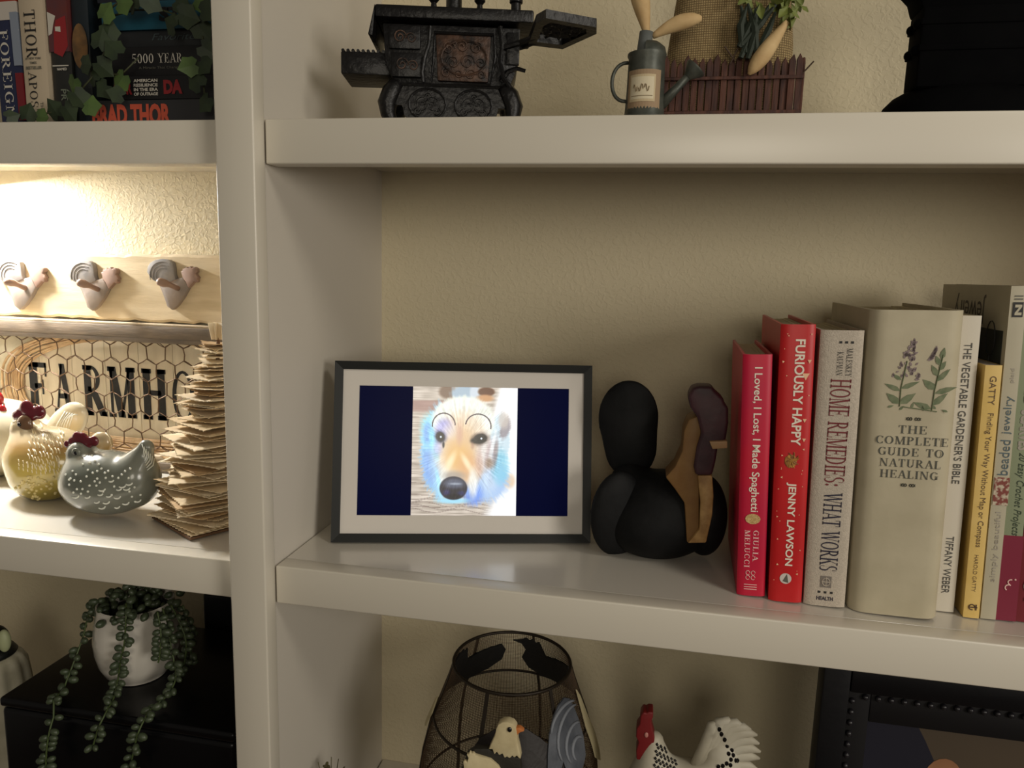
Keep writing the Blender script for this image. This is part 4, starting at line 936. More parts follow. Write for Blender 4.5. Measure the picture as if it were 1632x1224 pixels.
def build_ivy():
    t = thing('ivy_garland', 'green ivy garland trailing in front of the thriller books', 'ivy', (-190, 20, ZU+.3)); o = Vector((-190, 20, ZU+.3))
    g1 = mat('ivy_green', (50, 64, 38), .6, bump=.3, bscale=90, col2=(34, 46, 30), nscale=40); g2 = mat('ivy_light', (84, 108, 52), .6, col2=(64, 86, 44), nscale=40); st = mat('ivy_stem', (58, 62, 36), .6)
    def leafmesh(mt):
        out = []
        for k, (a, r) in enumerate(((-90, .3), (-62, .66), (-28, .74), (-6, .66), (24, .86), (50, .74), (68, .8), (90, 1.05), (112, .8), (130, .74), (156, .86), (186, .66), (208, .74), (242, .66))):
            out.append((r*math.cos(math.radians(a)), r*math.sin(math.radians(a))))
        v = [(0, -.06, 0)]+[(x, .16*abs(x)-.05, z) for x, z in out]; f = [(0, i+1, (i+1) % len(out)+1) for i in range(len(out))]
        n = len(v); v2 = [(a, b+.03, c) for a, b, c in v]; f2 = [tuple(i+n for i in q[::-1]) for q in f]
        mb = MB(); mb.add([tuple(11*q for q in p) for p in v+v2], f+f2); return mb
    me = [leafmesh(g1), leafmesh(g2)]; first = [None, None]; rs = random.Random(21)
    P = lambda X, Y, y=26: at(X/3.709, Y/3.709, y)-o
    spots = [(620, 85, 1, 1.15), (720, 20, 1, 1.2), (440, 490, 1, 1.1), (525, 625, 1, 1.15), (460, 570, 0, 1.2), (720, 470, 1, 1.25), (600, 390, 0, 1.2), (1130, 390, 1, 1.1), (1170, 490, 0, 1.2), (1090, 90, 0, 1.3), (1180, 160, 0, 1.2),
             (160, 680, 0, 1.1), (240, 690, 1, 1.0), (330, 660, 0, 1.2), (400, 650, 0, 1.2), (60, 690, 0, .8), (640, 200, 0, 1.2), (590, 250, 0, 1.2), (680, 300, 0, 1.2), (1020, 150, 0, 1.2),
             (1210, 60, 0, 1.2), (1220, 290, 0, 1.2), (1200, 380, 0, 1.1), (560, 460, 0, 1.1), (620, 520, 0, 1.1), (500, 380, 0, 1.1), (800, 30, 0, 1.2), (880, 10, 0, 1.1), (700, 560, 0, 1.0), (1220, 600, 0, 1.1), (1060, 20, 0, 1.1), (1170, 10, 1, 1.0)]
    for X, Y, k, s_ in spots:
        p = P(X, Y, rs.uniform(20, 33))
        if first[k] is None: ob = me[k].build('leaf', (g1, g2)[k], t, smooth=False); first[k] = ob.data
        else: ob = link('leaf', first[k], t)
        ob.location = p*MM; ob.rotation_euler = (rs.uniform(-.5, .3), rs.uniform(-2.6, 2.6), rs.uniform(-.5, .5)); ob.scale = (s_, s_, s_)
    for path in ([(40, 700), (200, 690), (400, 640), (470, 540), (560, 440), (620, 300), (600, 180), (640, 60), (760, -30)], [(560, 440), (720, 440), (820, 340)], [(640, 100), (800, 60), (960, 60), (1100, 110), (1200, 220), (1190, 400), (1210, 560), (1220, 650)]):
        m = MB(); m.tube([P(x, y, 33) for x, y in path], .9, 5); m.build('vine', st, t, smooth=True)
build_ivy()
# ------------------------------------------------------------------ left shelf: plank rack with rooster pegs
def build_rack():
    t = thing('peg_rack', 'pale wooden plank rack with grey rooster cut-out pegs above the sign', 'peg rack', (-390, 278, 205))
    wood = mat('pale_plank', (216, 198, 164), .65, bump=.25, bscale=60, col2=(198, 178, 142), nscale=14, stretch=(1, 1, 7), detail=6)
    rs = random.Random(4); n = 60; x0, x1 = -700, -42
    top = [(x0+(x1-x0)*i/n, 291+rs.uniform(-1.2, 1.2)+6.0*((x0+(x1-x0)*i/n)+560)/340*.9) for i in range(n+1)]
    bot = [(x, 204.6+rs.uniform(-1, 2.2)) for x, z in top]
    m = MB(); v = []; f = []
    for y in (270, 285):
        v += [(x, y+(0 if y > 280 else 0), z) for x, z in top]+[(x, y, z) for x, z in bot]
    # chamfered waney edge: an inset front face
    N = n+1
    v += [(x, 268.5, z-3.5) for x, z in top]+[(x, 268.5, z+3.5) for x, z in bot]
    for i in range(n):
        f += [(4*N+i, 4*N+i+1, 5*N+i+1, 5*N+i), (i, i+1, 4*N+i+1, 4*N+i), (5*N+i, 5*N+i+1, N+i+1, N+i), (2*N+i+1, 2*N+i, 3*N+i, 3*N+i+1), (i+1, i, 2*N+i, 2*N+i+1), (N+i, N+i+1, 3*N+i+1, 3*N+i)]
    m.add(v, f).build('plank', wood, t, world=True)
    bg_ = mat('rooster_greybrown', (150, 134, 120), .6, bump=.2, col2=(132, 122, 114), nscale=50); tg = mat('rooster_tail_grey', (146, 140, 134), .6, bump=.2, col2=(126, 122, 120), nscale=60)
    hd = mat('rooster_head_pink', (156, 126, 110), .6, col2=(140, 114, 100), nscale=60); pg = mat('peg_brown', (150, 122, 106), .5)
    P = lambda X, Y, y: at(X/3.709, 380+Y/3.709, y)
    body = [(455, 262), (480, 310), (500, 362), (515, 408), (545, 430), (575, 404), (612, 352), (640, 300), (622, 262), (606, 236), (560, 248), (530, 236), (490, 262)]
    head = [(606, 240), (600, 215), (594, 200), (606, 198), (606, 182), (618, 186), (626, 172), (638, 182), (650, 168), (660, 180), (676, 174), (690, 184), (690, 204), (680, 214), (690, 226), (700, 240), (690, 246), (694, 262), (684, 268), (674, 260), (655, 284), (640, 300), (624, 262)]
    tail = [(455, 264), (430, 252), (412, 232), (396, 205), (400, 172), (416, 148), (446, 132), (486, 127), (524, 132), (545, 148), (553, 180), (556, 220), (566, 248), (530, 262), (500, 270)]
    for k, (dx, dy) in enumerate(((-430, -8), (0, 0), (472, -6))):
        sx = 1.0
        def Q(pts, y): return [P(a+dx, b+dy, y) for a, b in pts]
        m = MB().prism(Q(body, 262), (0, 7, 0)); r = m.build('rooster_cutout', bg_, t, world=True, bevel=1)
        m = MB().prism(Q(head, 261.5), (0, 7, 0)); m.build('head', hd, r, world=True, bevel=1)
        m = MB().prism(Q(tail, 260.8), (0, 7.5, 0)); tl = m.build('tail', tg, r, world=True, bevel=1)
        m = MB()
        for q, rr in enumerate((.84, .66, .48)):
            c = P(500+dx, 225+dy, 260); pts = []
            for s_ in range(14):
                a = math.radians(60+s_*10.5); pts.append(c+Vector((-.0+math.cos(a)*24*rr-2, 0, math.sin(a)*23*rr-1)))
            m.tube(pts, .55, 5)
        m.v = [(q_[0], q_[1]+.5, q_[2]) for q_ in m.v]; m.build('tail_ridges', tg, r, world=True)
        a = P(580+dx, 302+dy, 262); b = P(520+dx, 276+dy, 245); c2 = P(470+dx, 262+dy, 232)
        m = MB(); m.tube([a, a.lerp(b, .7), b, b.lerp(c2, .5), c2, c2+(c2-b).normalized()*3], [3.6, 3.4, 4, 5.6, 5.2, 2.4], 12); m.build('peg', pg, r, world=True, smooth=True)
build_rack()

# ------------------------------------------------------------------ farmhouse sign
def build_sign():
    t = thing('farmhouse_sign', 'wood framed FARMHOUSE sign behind chicken wire in a wicker tray', 'sign', (-380, 265, .3))
    gw = mat('grey_wood', (128, 112, 94), .6, bump=.4, bscale=90, col2=(104, 92, 78), nscale=24, stretch=(1, 1, 5))
    gl = mat('grey_wood_lit', (176, 158, 132), .6, bump=.2)  # brighter copy of the grey wood: light on the rail tops painted in
    x0, x1 = -640, -70; zt = 203
    m = MB().box(x0, x1, 252, 268, zt-19, zt-3); m.build('frame_rail', gw, t, world=True, bevel=.8, label='grey top rail')
    m = MB().box(x0, x1, 254, 268.5, zt-3, zt); m.build('frame_rail', gl, t, world=True, bevel=.6, label='top face of the top rail, coloured as lit')
    m = MB().box(x0, x1, 256, 268, zt-26, zt-19.3); m.build('frame_rail', gw, t, world=True, bevel=.6)
    m = MB().box(x0, x1, 246, 268, .3, 14); m.build('frame_rail', gw, t, world=True, bevel=.8)
    m = MB().box(x0, x1, 250, 268, 14.2, 22); m.build('frame_rail', gl, t, world=True, bevel=.6, label='top face of the bottom rail, coloured as lit')
    for xa in (x0, x1-18):
        m = MB().box(xa, xa+18, 252.5, 267.5, 22.2, zt-26.3); m.build('frame_stile', gw, t, world=True, bevel=.8)
    # plank back inside the wicker oval
    bw = mat('whitewashed_board', (218, 206, 180), .7, bump=.2, bscale=80, col2=(204, 190, 162), nscale=12, stretch=(5, 1, 1))
    cx, cz, a_, b_ = -326, 107, 240, 83
    for k in range(9):
        xa, xb = cx-a_+k*2*a_/9+.4, cx-a_+(k+1)*2*a_/9-.4; m = MB(); pts = []
        n = 6
        def hz(x): return b_*max(0, 1-abs((x-cx)/a_)**2.6)**(1/2.6)*1.0
        up = [(xa+(xb-xa)*i/n) for i in range(n+1)]
        pts = [(x, 276, cz+hz(x)) for x in up]+[(x, 276, cz-hz(x)) for x in reversed(up)]
        if hz(xa) < 1: pts = pts[:-1]
        if hz(xb) < 1: pts = [p for i, p in enumerate(pts) if i != n]
        m.prism(pts, (0, 4, 0)).build('sign_board', bw, t, world=True)
    ink = mat('sign_black', (28, 28, 27), .7, col2=(44, 42, 38), nscale=200, mixlo=.55, mixhi=.75)
    # letters, stretched slab-serif capitals, FARMHOUSE
    global TK, TN, SF
    o = (TK, TN, SF); TK, TN, SF = .26, .10, .09
    word = 'FARMHOUSE'; z0, z1 = 66.5, 138.5
    xs = [(-533, 31), (-492, 31), (-443, 37), (-403, 44), (-349, 38), (-302, 34), (-260, 34), (-220, 30), (-182, 32)]
    for ch, (x, w_) in zip(word, xs):
        m = MB(); letters(m, serif(ch), (x, 275.6, z0), (1, 0, 0), (0, 0, 1), w_, z1-z0); m.build('sign_letter', ink, t, world=True)
    TK, TN, SF = o
    # wicker strands
    wk = mat('wicker', (206, 174, 130), .6, bump=.3, bscale=200, col2=(178, 144, 102), nscale=60)
    rs = random.Random(9)
    for k in range(9):
        aa, bb = a_+1-k*3.3+rs.uniform(-1, 1), b_+3-k*2.0; y = 266.5+k*.75; n = 56; ph = rs.uniform(0, 6)
        path = []
        for i in range(n):
            th = 2*math.pi*i/n; c, s_ = math.cos(th), math.sin(th); e = 2/2.5
            path.append((cx+aa*math.copysign(abs(c)**e, c)+1.2*math.sin(3*th+ph), y, cz+bb*math.copysign(abs(s_)**e, s_)+1.4*math.sin(4*th+ph)))
        m = MB(); m.tube(path, 1.7, 6, closed=True); m.build('wicker_strand', wk, t, world=True, smooth=True)
    # chicken wire: woven hexagons in front
    ww = mat('wire_rust', (96, 72, 48), .5, metal=.5)
    m = MB(); hw, hh = 28.0, 31.0; y = 259; segs = set()
    for r in range(-1, 8):
        for c in range(-1, 21):
            X = x0+20+c*hw+(r % 2)*hw/2; Z = 18+r*hh*.78
            P_ = [(X, Z+hh*.5), (X+hw*.5, Z+hh*.26), (X+hw*.5, Z-hh*.26), (X, Z-hh*.5), (X-hw*.5, Z-hh*.26), (X-hw*.5, Z+hh*.26)]
            for i in range(6):
                a, b = P_[i], P_[(i+1) % 6]; ka, kb = (round(a[0]), round(a[1])), (round(b[0]), round(b[1])); key = (min(ka, kb), max(ka, kb))
                if key in segs: continue
                segs.add(key)
                if any(not (x0+18 < q[0] < x1-18 and 15 < q[1] < zt-20) for q in (a, b)): continue
                mid = ((a[0]+b[0])/2+math.sin(a[0]*.7+a[1])*.9, y+rs.uniform(-1, 1), (a[1]+b[1])/2+math.cos(a[0]+b[1])*.7)
                vert = abs(a[0]-b[0]) < 2
                m.tube([(a[0]+math.sin(a[1]*3+a[0])*.8, y, a[1]), mid, (b[0]+math.sin(b[1]*3+b[0])*.8, y, b[1])], 1.0 if vert else .62, 4)
    m.build('chicken_wire', ww, t, world=True, kind='stuff')
build_sign()

# ------------------------------------------------------------------ ceramic hens
def strokes(name, bvh, curves, r, mt, parent, lift=.1, y0=-200):
    m = MB()
    for pts in curves:
        P = []
        for px, py in pts:
            h, nrm = hitpx(bvh, px, py)
            if h is None or nrm.dot((h-CAM_P).normalized()) > -.32: P = []; break
            P.append(h+nrm*lift)
        if len(P) > 1:
            n = len(P); rr = [r*(.55+.45*math.sin(math.pi*(i+.5)/n)) for i in range(n)]
            m.tube(P, rr, 5)
        elif len(P) == 1: m.ball(P[0], r, 6, 4)
    if m.v: m.build(name, mt, parent, world=True, smooth=True, kind='stuff')
def comb(name, pts, r, mt, parent):
    C = [(at(px, py, y), rr) for (px, py, y, rr) in pts]
    f = smin([ell(tuple(c), (q*.95, q*.5, q*1.02)) for c, q in C], 2.2)
    lo = [min(c[i] for c, q in C)-14 for i in range(3)]; hi = [max(c[i] for c, q in C)+14 for i in range(3)]
    blob(name, f, lo, hi, 1.1, mt, parent)
def build_hens():
    mr = mat('glaze_maroon', (96, 22, 34), .18, coat=.6)
    # grey hen
    y = 85
    t = thing('ceramic_hen', 'small grey ceramic hen with white dots and crescent feathers', 'hen figurine', (-250, y, .2), group='ceramic hens on the left shelf')
    gg = mat('glaze_grey', (92, 96, 86), .25, coat=.5, col2=(120, 121, 110), nscale=14, bump=.15, bscale=60)
    A = lambda px, py, d=0: at(px, py, y+d)
    bc = A(170, 778); nk = A(128, 742); hd_ = A(128, 722); tl = A(233, 712); tb = A(214, 752)
    f = smin([ell((bc.x+1, y, 38), (55, 37, 36)), ell((A(225, 775).x-4, y, 46), (24, 26, 30)), cap(tuple(A(146, 762)), tuple(hd_+Vector((2, 0, -1))), 31, 16), cap((tb.x-1, y, tb.z-6), (tl.x, y, tl.z-1), 23, 9, .8)], 8)
    o, bv = blob('body', f, (-325, 40, -6), (-172, 136, 102), 2.0, gg, t, zmin=.3)
    wd = mat('slip_white', (222, 222, 210), .4)
    rs = random.Random(12)
    cr = []
    def cres(px, py, s_=6, rot=20):
        s_ *= 1.2
        a0 = math.radians(rot); cr.append([(px+s_*math.cos(a0+q), py+s_*.75*math.sin(a0+q)) for q in [k*.45-.2 for k in range(6)]])
    for X, Y in ((445, 700), (515, 705), (570, 735), (490, 760), (455, 775), (600, 765), (625, 735), (640, 700), (510, 795), (570, 800), (645, 790), (690, 765), (740, 740), (690, 705), (735, 795), (785, 770), (810, 725), (590, 690), (600, 660), (655, 610), (760, 625), (745, 655), (700, 660), (720, 640), (545, 840)):
        cres(X/3.709, 600+Y/3.709, 5.2 if rs.random() < .6 else 4)
    strokes('crescent_feathers', bv, cr, 1.05, wd, t)
    dots = [[(X/3.709, 600+Y/3.709)] for X, Y in ((390, 580), (418, 603), (478, 620), (512, 592), (530, 645), (450, 580), (548, 570), (575, 605), (520, 553), (560, 500), (490, 520), (530, 510), (545, 470), (600, 545), (585, 520), (455, 665), (488, 665), (520, 680), (570, 645), (560, 620), (590, 627), (625, 600), (675, 650), (700, 600), (795, 655), (765, 680), (780, 710), (800, 740), (430, 560), (500, 470), (575, 560), (620, 570), (665, 590), (740, 560), (770, 545), (410, 610), (435, 685), (610, 680), (660, 700), (480, 693), (410, 640), (440, 615), (640, 560), (760, 600), (720, 580), (830, 700))]
    strokes('dots', bv, dots, 1.35, wd, t)
    strokes('tail_lines', bv, [[((840+k*12)/3.709, 600+(400+k*14)/3.709), ((850+k*9)/3.709, 600+(430+k*16)/3.709), ((846+k*4)/3.709, 600+(470+k*14)/3.709)] for k in range(7)], .6, wd, t)
    e, n_ = hitpx(bv, 450/3.709, 600+452/3.709)
    m = MB(); m.ball(e, (5.6, 1.6, 5.6), 14, 8); q = m.build('eye_ring', gg, t, world=True, smooth=True); m = MB(); m.ball(e-Vector((0, 1.2, 0)), (2.4, 1.3, 2.4), 12, 8); m.build('eye', mat('bead_black', (14, 12, 12), .1), t, world=True, smooth=True)
    comb('comb', [(107, 708, y-2, 4.5), (116, 704, y-2, 6), (124, 698, y-2, 7.5), (132, 699, y-2, 7), (140, 705, y-2, 7), (150, 703, y-2, 6)], 1, mr, t)
    m = MB(); m.tube([A(113, 724, -4), A(103, 722, -5)], [3.4, .6], 8); m.build('beak', mat('beak_brown', (120, 96, 74), .4), t, world=True, smooth=True)
    # gold hen
    y = 124
    t = thing('ceramic_hen', 'amber and gold ceramic hen with a streaked neck behind the grey hen', 'hen figurine', (-330, y, .2), group='ceramic hens on the left shelf')
    au = mat('glaze_gold', (176, 152, 84), .2, coat=.7, bump=.2, bscale=50)
    nt = au.node_tree; tc = nt.nodes.new('ShaderNodeTexCoord'); sp = nt.nodes.new('ShaderNodeSeparateXYZ'); rp = nt.nodes.new('ShaderNodeValToRGB'); mr_ = nt.nodes.new('ShaderNodeMapRange')
    mr_.inputs['From Min'].default_value = 0; mr_.inputs['From Max'].default_value = .12
    nt.links.new(tc.outputs['Object'], sp.inputs[0]); nt.links.new(sp.outputs['Z'], mr_.inputs['Value']); nt.links.new(mr_.outputs[0], rp.inputs[0])
    els = rp.color_ramp.elements; els[0].position = .1; els[0].color = (*lin((150, 132, 56)), 1); els[1].position = .9; els[1].color = (*lin((158, 138, 104)), 1)
    for p_, c_ in ((.38, (196, 172, 88)), (.56, (176, 140, 84)), (.66, (182, 164, 130))):
        e_ = els.new(p_); e_.color = (*lin(c_), 1)
    nt.links.new(rp.outputs[0], nt.nodes['Principled BSDF'].inputs['Base Color'])
    A = lambda px, py, d=0: at(px, py, y+d)
    bc = A(78, 768); hd_ = A(42, 684)
    f = smin([ell((bc.x+6, y, 44), (58, 40, 42)), cap(tuple(A(72, 750)), tuple(hd_), 37, 17), cap(tuple(A(130, 750)), tuple(A(162, 706)), 22, 14, .6)], 12)
    o, bv = blob('body', f, (-440, 72, -6), (-228, 178, 124), 2.2, au, t, zmin=.3)
    ivory = mat('slip_ivory', (226, 210, 172), .25, coat=.4)
    st_ = []
    for r in range(7):
        for k in range(9):
            X = 190+k*22-r*6+rs.uniform(-6, 6); Y = 270+r*38+k*6+rs.uniform(-8, 8)
            st_.append([(X/3.709, 600+Y/3.709), ((X+10)/3.709, 600+(Y+16)/3.709), ((X+12)/3.709, 600+(Y+32)/3.709)])
    for r in range(3):
        for k in range(10): X = 110+k*26; Y = 520+r*22+abs(k-5)*-6; st_.append([(X/3.709, 600+Y/3.709), ((X+4)/3.709, 600+(Y+18)/3.709)])
    strokes('neck_streaks', bv, st_, .75, ivory, t)
    strokes('dots', bv, [[((90+rs.random()*260)/3.709, 600+(590+rs.random()*190)/3.709)] for k in range(70)], 1.8, mat('slip_amber', (204, 184, 120), .2, coat=.5), t)
    strokes('tail_lines', bv, [[((600+k*8)/3.709, 600+(310+k*8)/3.709), ((640+k*3)/3.709, 600+(330+k*14)/3.709)] for k in range(8)], .9, ivory, t)
    e, n_ = hitpx(bv, 34, 676)
    e = e or A(34, 676, -14)
    fm = mat('face_brown', (104, 76, 54), .2, coat=.5)
    m = MB(); m.ball(e+Vector((3, 2, -1)), (11, 5, 12), 14, 8); m.build('face', fm, t, world=True, smooth=True)
    m = MB(); m.ball(e-Vector((0, 3, 0)), (2.6, 1.6, 2.6), 12, 8); m.build('eye', MATS['bead_black'], t, world=True, smooth=True)
    comb('comb', [(27, 663, y-6, 6.5), (34, 660, y-6, 8), (43, 651, y-6, 10), (52, 659, y-6, 9), (63, 657, y-6, 8.5)], 1, mr, t)
    comb('wattle', [(29, 697, y-14, 5.5), (28, 703, y-14, 4.5)], 1, mr, t)
    m = MB(); m.tube([A(27, 674, -10), A(19, 671, -12)], [4, .6], 8); m.build('beak', ivory, t, world=True, smooth=True)
    # white hen
    y = 188
    t = thing('ceramic_hen', 'largest cream speckled ceramic hen at the left edge with a fan tail', 'hen figurine', (-440, y, .2), group='ceramic hens on the left shelf')
    wg = mat('glaze_cream', (206, 196, 170), .2, coat=.6, col2=(176, 160, 120), nscale=10, bump=.2, bscale=50, mixlo=.5, mixhi=.8)
    wg2 = mat('glaze_speckle', (150, 134, 92), .2, coat=.6, col2=(120, 104, 62), nscale=40)
    A = lambda px, py, d=0: at(px, py, y+d)
    f = smin([ell((A(10, 760).x, y, 52), (78, 42, 50)), cap(tuple(A(-20, 730)), tuple(A(-22, 668)), 36, 19), cap(tuple(A(70, 720)), tuple(A(100, 684)), 18, 20, .5), ell(tuple(A(112, 670)), (30, 9, 21), 0, math.radians(42))], 10)
    o, bv = blob('body', f, (-620, 136, -6), (-290, 242, 170), 3, wg, t, zmin=.3)
    strokes('dots', bv, [[(rs.random()*30, 600+(560+rs.random()*150)/3.709)] for k in range(40)], 2, MATS['slip_white'], t)
    strokes('tail_lines', bv, [[(82+k*5, 700-k*2), (92+k*5, 676-k*3), (104+k*4, 656+k)] for k in range(6)], 1, MATS['slip_white'], t)
    rd = mat('glaze_red', (168, 30, 36), .2, coat=.6)
    comb('comb', [(-30, 640, y-14, 9), (-18, 632, y-14, 11), (-6, 636, y-14, 11), (4, 652, y-20, 6)], 1, rd, t)
    comb('wattle', [(2, 668, y-22, 7), (0, 680, y-22, 6)], 1, rd, t)
build_hens()

# ------------------------------------------------------------------ paper tree of book pages
def build_paper_tree():
    c = Vector((-131, 101, .3)); t = thing('book_page_tree', 'stacked tree of zigzag-cut old book pages leaning by the divider', 'paper craft', c)
    pp = [mat('old_page%s' % k, a, .85, bump=.2, bscale=100, col2=b, nscale=30) for k, a, b in (('', (226, 206, 170), (210, 186, 146)), ('_pale', (236, 220, 190), (222, 202, 166)), ('_brown', (204, 174, 132), (184, 152, 110)))]
    base = mat('book_board', (104, 74, 48), .7, bump=.3); rs = random.Random(33)
    ang0 = math.radians(194)
    def sq(R, a0): return [Vector((R*math.cos(a0+k*math.pi/2), R*math.sin(a0+k*math.pi/2), 0)) for k in range(4)]
    m = MB().prism([p for p in sq(67, ang0)], (0, 0, 2.6)); m.build('base_board', base, t, bevel=.4, bseg=1)
    prof = [(3, 66), (10, 69), (25, 66), (45, 62), (70, 58), (95, 53), (115, 46), (135, 41), (160, 33), (180, 27), (203, 22)]
    def R_at(z):
        for (z0, r0_), (z1, r1_) in zip(prof, prof[1:]):
            if z <= z1: return r0_+(r1_-r0_)*(z-z0)/(z1-z0)
        return 22
    z = 3.2; k = 0
    while z < 202:
        R = R_at(z)*rs.uniform(.8, 1.12) if k > 0 else 66; a0 = ang0+(rs.uniform(-.45, .45) if k > 0 else 0)
        co = sq(R, a0); tooth = 2.2; per = []
        for i in range(4):
            p, q = co[i], co[(i+1) % 4]; L = (q-p).length; n = max(6, int(L/tooth/1.6)); nr = Vector((-(q-p).y, (q-p).x, 0)).normalized()
            for s_ in range(n):
                u = s_/n; w_ = p.lerp(q, u); w_ = w_ - nr*(tooth*.7 if s_ % 2 else 0)*-1
                per.append((w_, u, i))
        amp = rs.uniform(1.2, 4.6) if k > 1 else .6; phs = rs.uniform(0, 6); dr = [rs.uniform(-3.0, 4.5)*min(1, k/3) for _ in range(4)]
        th = rs.uniform(.7, 1.8)
        def zz(p, i, u):
            a = math.atan2(p.y, p.x); d_ = p.length/R
            e = dr[i]*(1-u)**2+dr[(i+1) % 4]*u**2
            return z+(amp*math.sin(2*a+phs)*.5+e*.8)*d_**2
        N = len(per); v = []; f = []
        rings = (1, .6, .15)
        for lay in (0, 1):
            for rr in rings:
                for p, u, i in per:
                    q = p*rr; v.append((q.x, q.y, max(zz(q, i, u)+th*lay*(1.0 if rr < 1 else .55)+(0 if lay == 0 else .15), 3.0+.1*k)))
        S_ = 3*N
        for i in range(N):
            j = (i+1) % N
            for r in range(2):
                f.append((r*N+i, r*N+j, (r+1)*N+j, (r+1)*N+i)); f.append((S_+r*N+j, S_+r*N+i, S_+(r+1)*N+i, S_+(r+1)*N+j))
            f.append((j, i, S_+i, S_+j))
        f.append(tuple(2*N+i for i in range(N))); f.append(tuple(S_+2*N+i for i in range(N-1, -1, -1)))
        lean = 15*z/200; v = [(a+lean, b, c_) for a, b, c_ in v]; m = MB().add(v, f); m.build('page', rs.choice(pp[:2]*3+pp[2:]), t)
        z += rs.uniform(3.2, 4.6); k += 1
    m = MB().tube([(0, 0, 2), (15, 0, 206)], 2, 8); m.build('spindle', base, t)
    fan = []
    for s_ in range(8):
        a = ang0+s_*math.pi/4; m = MB(); r_ = 11
        m.prism([(15, 0, 204), (15+r_*.7*math.cos(a), r_*.7*math.sin(a), 204), (15+r_*math.cos(a), r_*math.sin(a), 222), (15, 0, 222)], (.6*math.sin(a), -.6*math.cos(a), 0)); m.build('page_fan', pp[1], t)
build_paper_tree()
